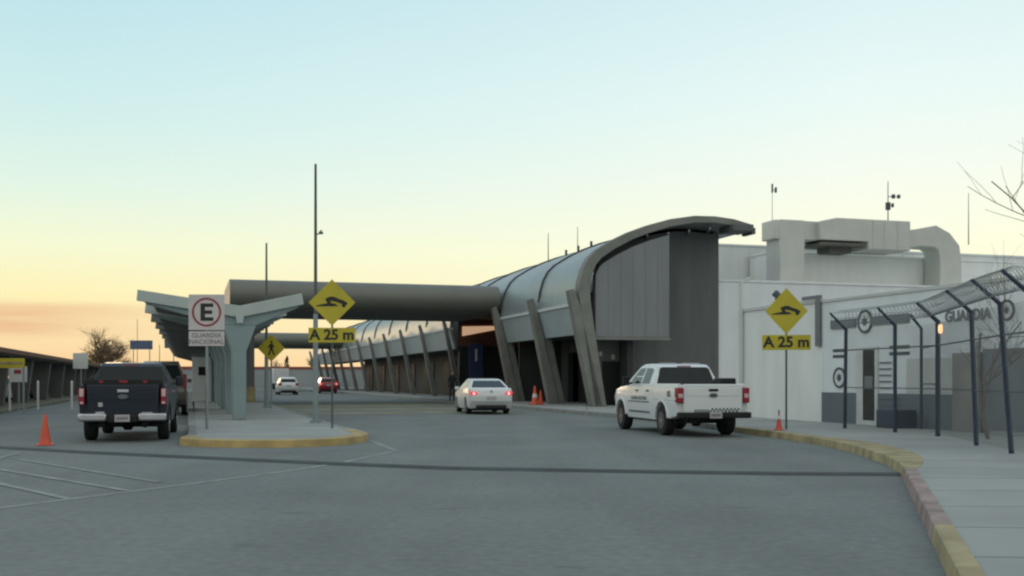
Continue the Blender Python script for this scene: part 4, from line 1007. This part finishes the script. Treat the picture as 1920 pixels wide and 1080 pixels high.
# numbered totem
t = thing('gate_totem', 'tall dark blue totem with a white number 1 in the recessed entrance', 'sign', tuple(G(18.95, 71.2, .15)), TH+R(-10))
m = MB(); m.box(-.50, .50, 0, .18, 0, 3.75); s = m.build('panel', 'sign_blue', t, bevel=.02)
text('1', 1.15, 'white_p', s, (0, -.01, 2.9), bold=.02)

# ------------------------------------------------------------ person by the column
def person(loc, rz, label):
    t = thing('person', label, 'person', loc, rz)
    def skinned(name, V, E_, rad, mname, root=0):
        me = bpy.data.meshes.new(name); me.from_pydata(V, E_, []); o = bpy.data.objects.new(name, me); COL.objects.link(o); o.parent = t
        me.materials.append(M[mname]); sk = o.modifiers.new('skin', 'SKIN'); 
        for i, r_ in enumerate(rad):
            me.skin_vertices[0].data[i].radius = (r_, r_ if not isinstance(r_, tuple) else r_[1]) if not isinstance(r_, tuple) else r_
        me.skin_vertices[0].data[root].use_root = True
        sb = o.modifiers.new('sub', 'SUBSURF'); sb.levels = 1; sb.render_levels = 2
        return o
    V = [(0, 0, .95), (0, 0, 1.15), (0, 0, 1.38), (0, .01, 1.50), (0, -.01, 1.60), (0, -.01, 1.70),
         (.17, 0, 1.40), (.24, .01, 1.14), (.25, -.06, .90), (.25, -.09, .82), (-.17, 0, 1.40), (-.24, .01, 1.14), (-.25, -.06, .90), (-.25, -.09, .82),
         (.10, 0, .90), (.11, -.01, .50), (.12, .03, .10), (.13, -.12, .04), (-.10, 0, .90), (-.11, .02, .50), (-.12, .05, .10), (-.13, -.10, .04)]
    Ed = [(0, 1), (1, 2), (2, 3), (3, 4), (4, 5), (2, 6), (6, 7), (7, 8), (8, 9), (2, 10), (10, 11), (11, 12), (12, 13), (0, 14), (14, 15), (15, 16), (16, 17), (0, 18), (18, 19), (19, 20), (20, 21)]
    rad = [(.15, .10), (.14, .10), (.16, .11), .055, .085, .075, .065, .048, .035, .03, .065, .048, .035, .03, .085, .06, .045, .04, .085, .06, .045, .04]
    skinned('body', V, Ed, rad, 'cloth')
    m = MB(); m.lathe([(.03, 1.50), (.07, 1.53), (.088, 1.60), (.09, 1.66), (.075, 1.73), (.03, 1.76)], (0, -.02, 0), 14); m.build('face', 'skin_p', t, smooth=True)
    m = MB(); m.lathe([(.085, 1.60), (.098, 1.66), (.09, 1.73), (.05, 1.775), (.01, 1.785)], (0, .008, 0), 14); m.build('hair', 'hair', t, smooth=True)
    return t
person((-3.45, 61.5, .15), R(30), 'standing person in dark clothes beside the leaning column left of the sedan')
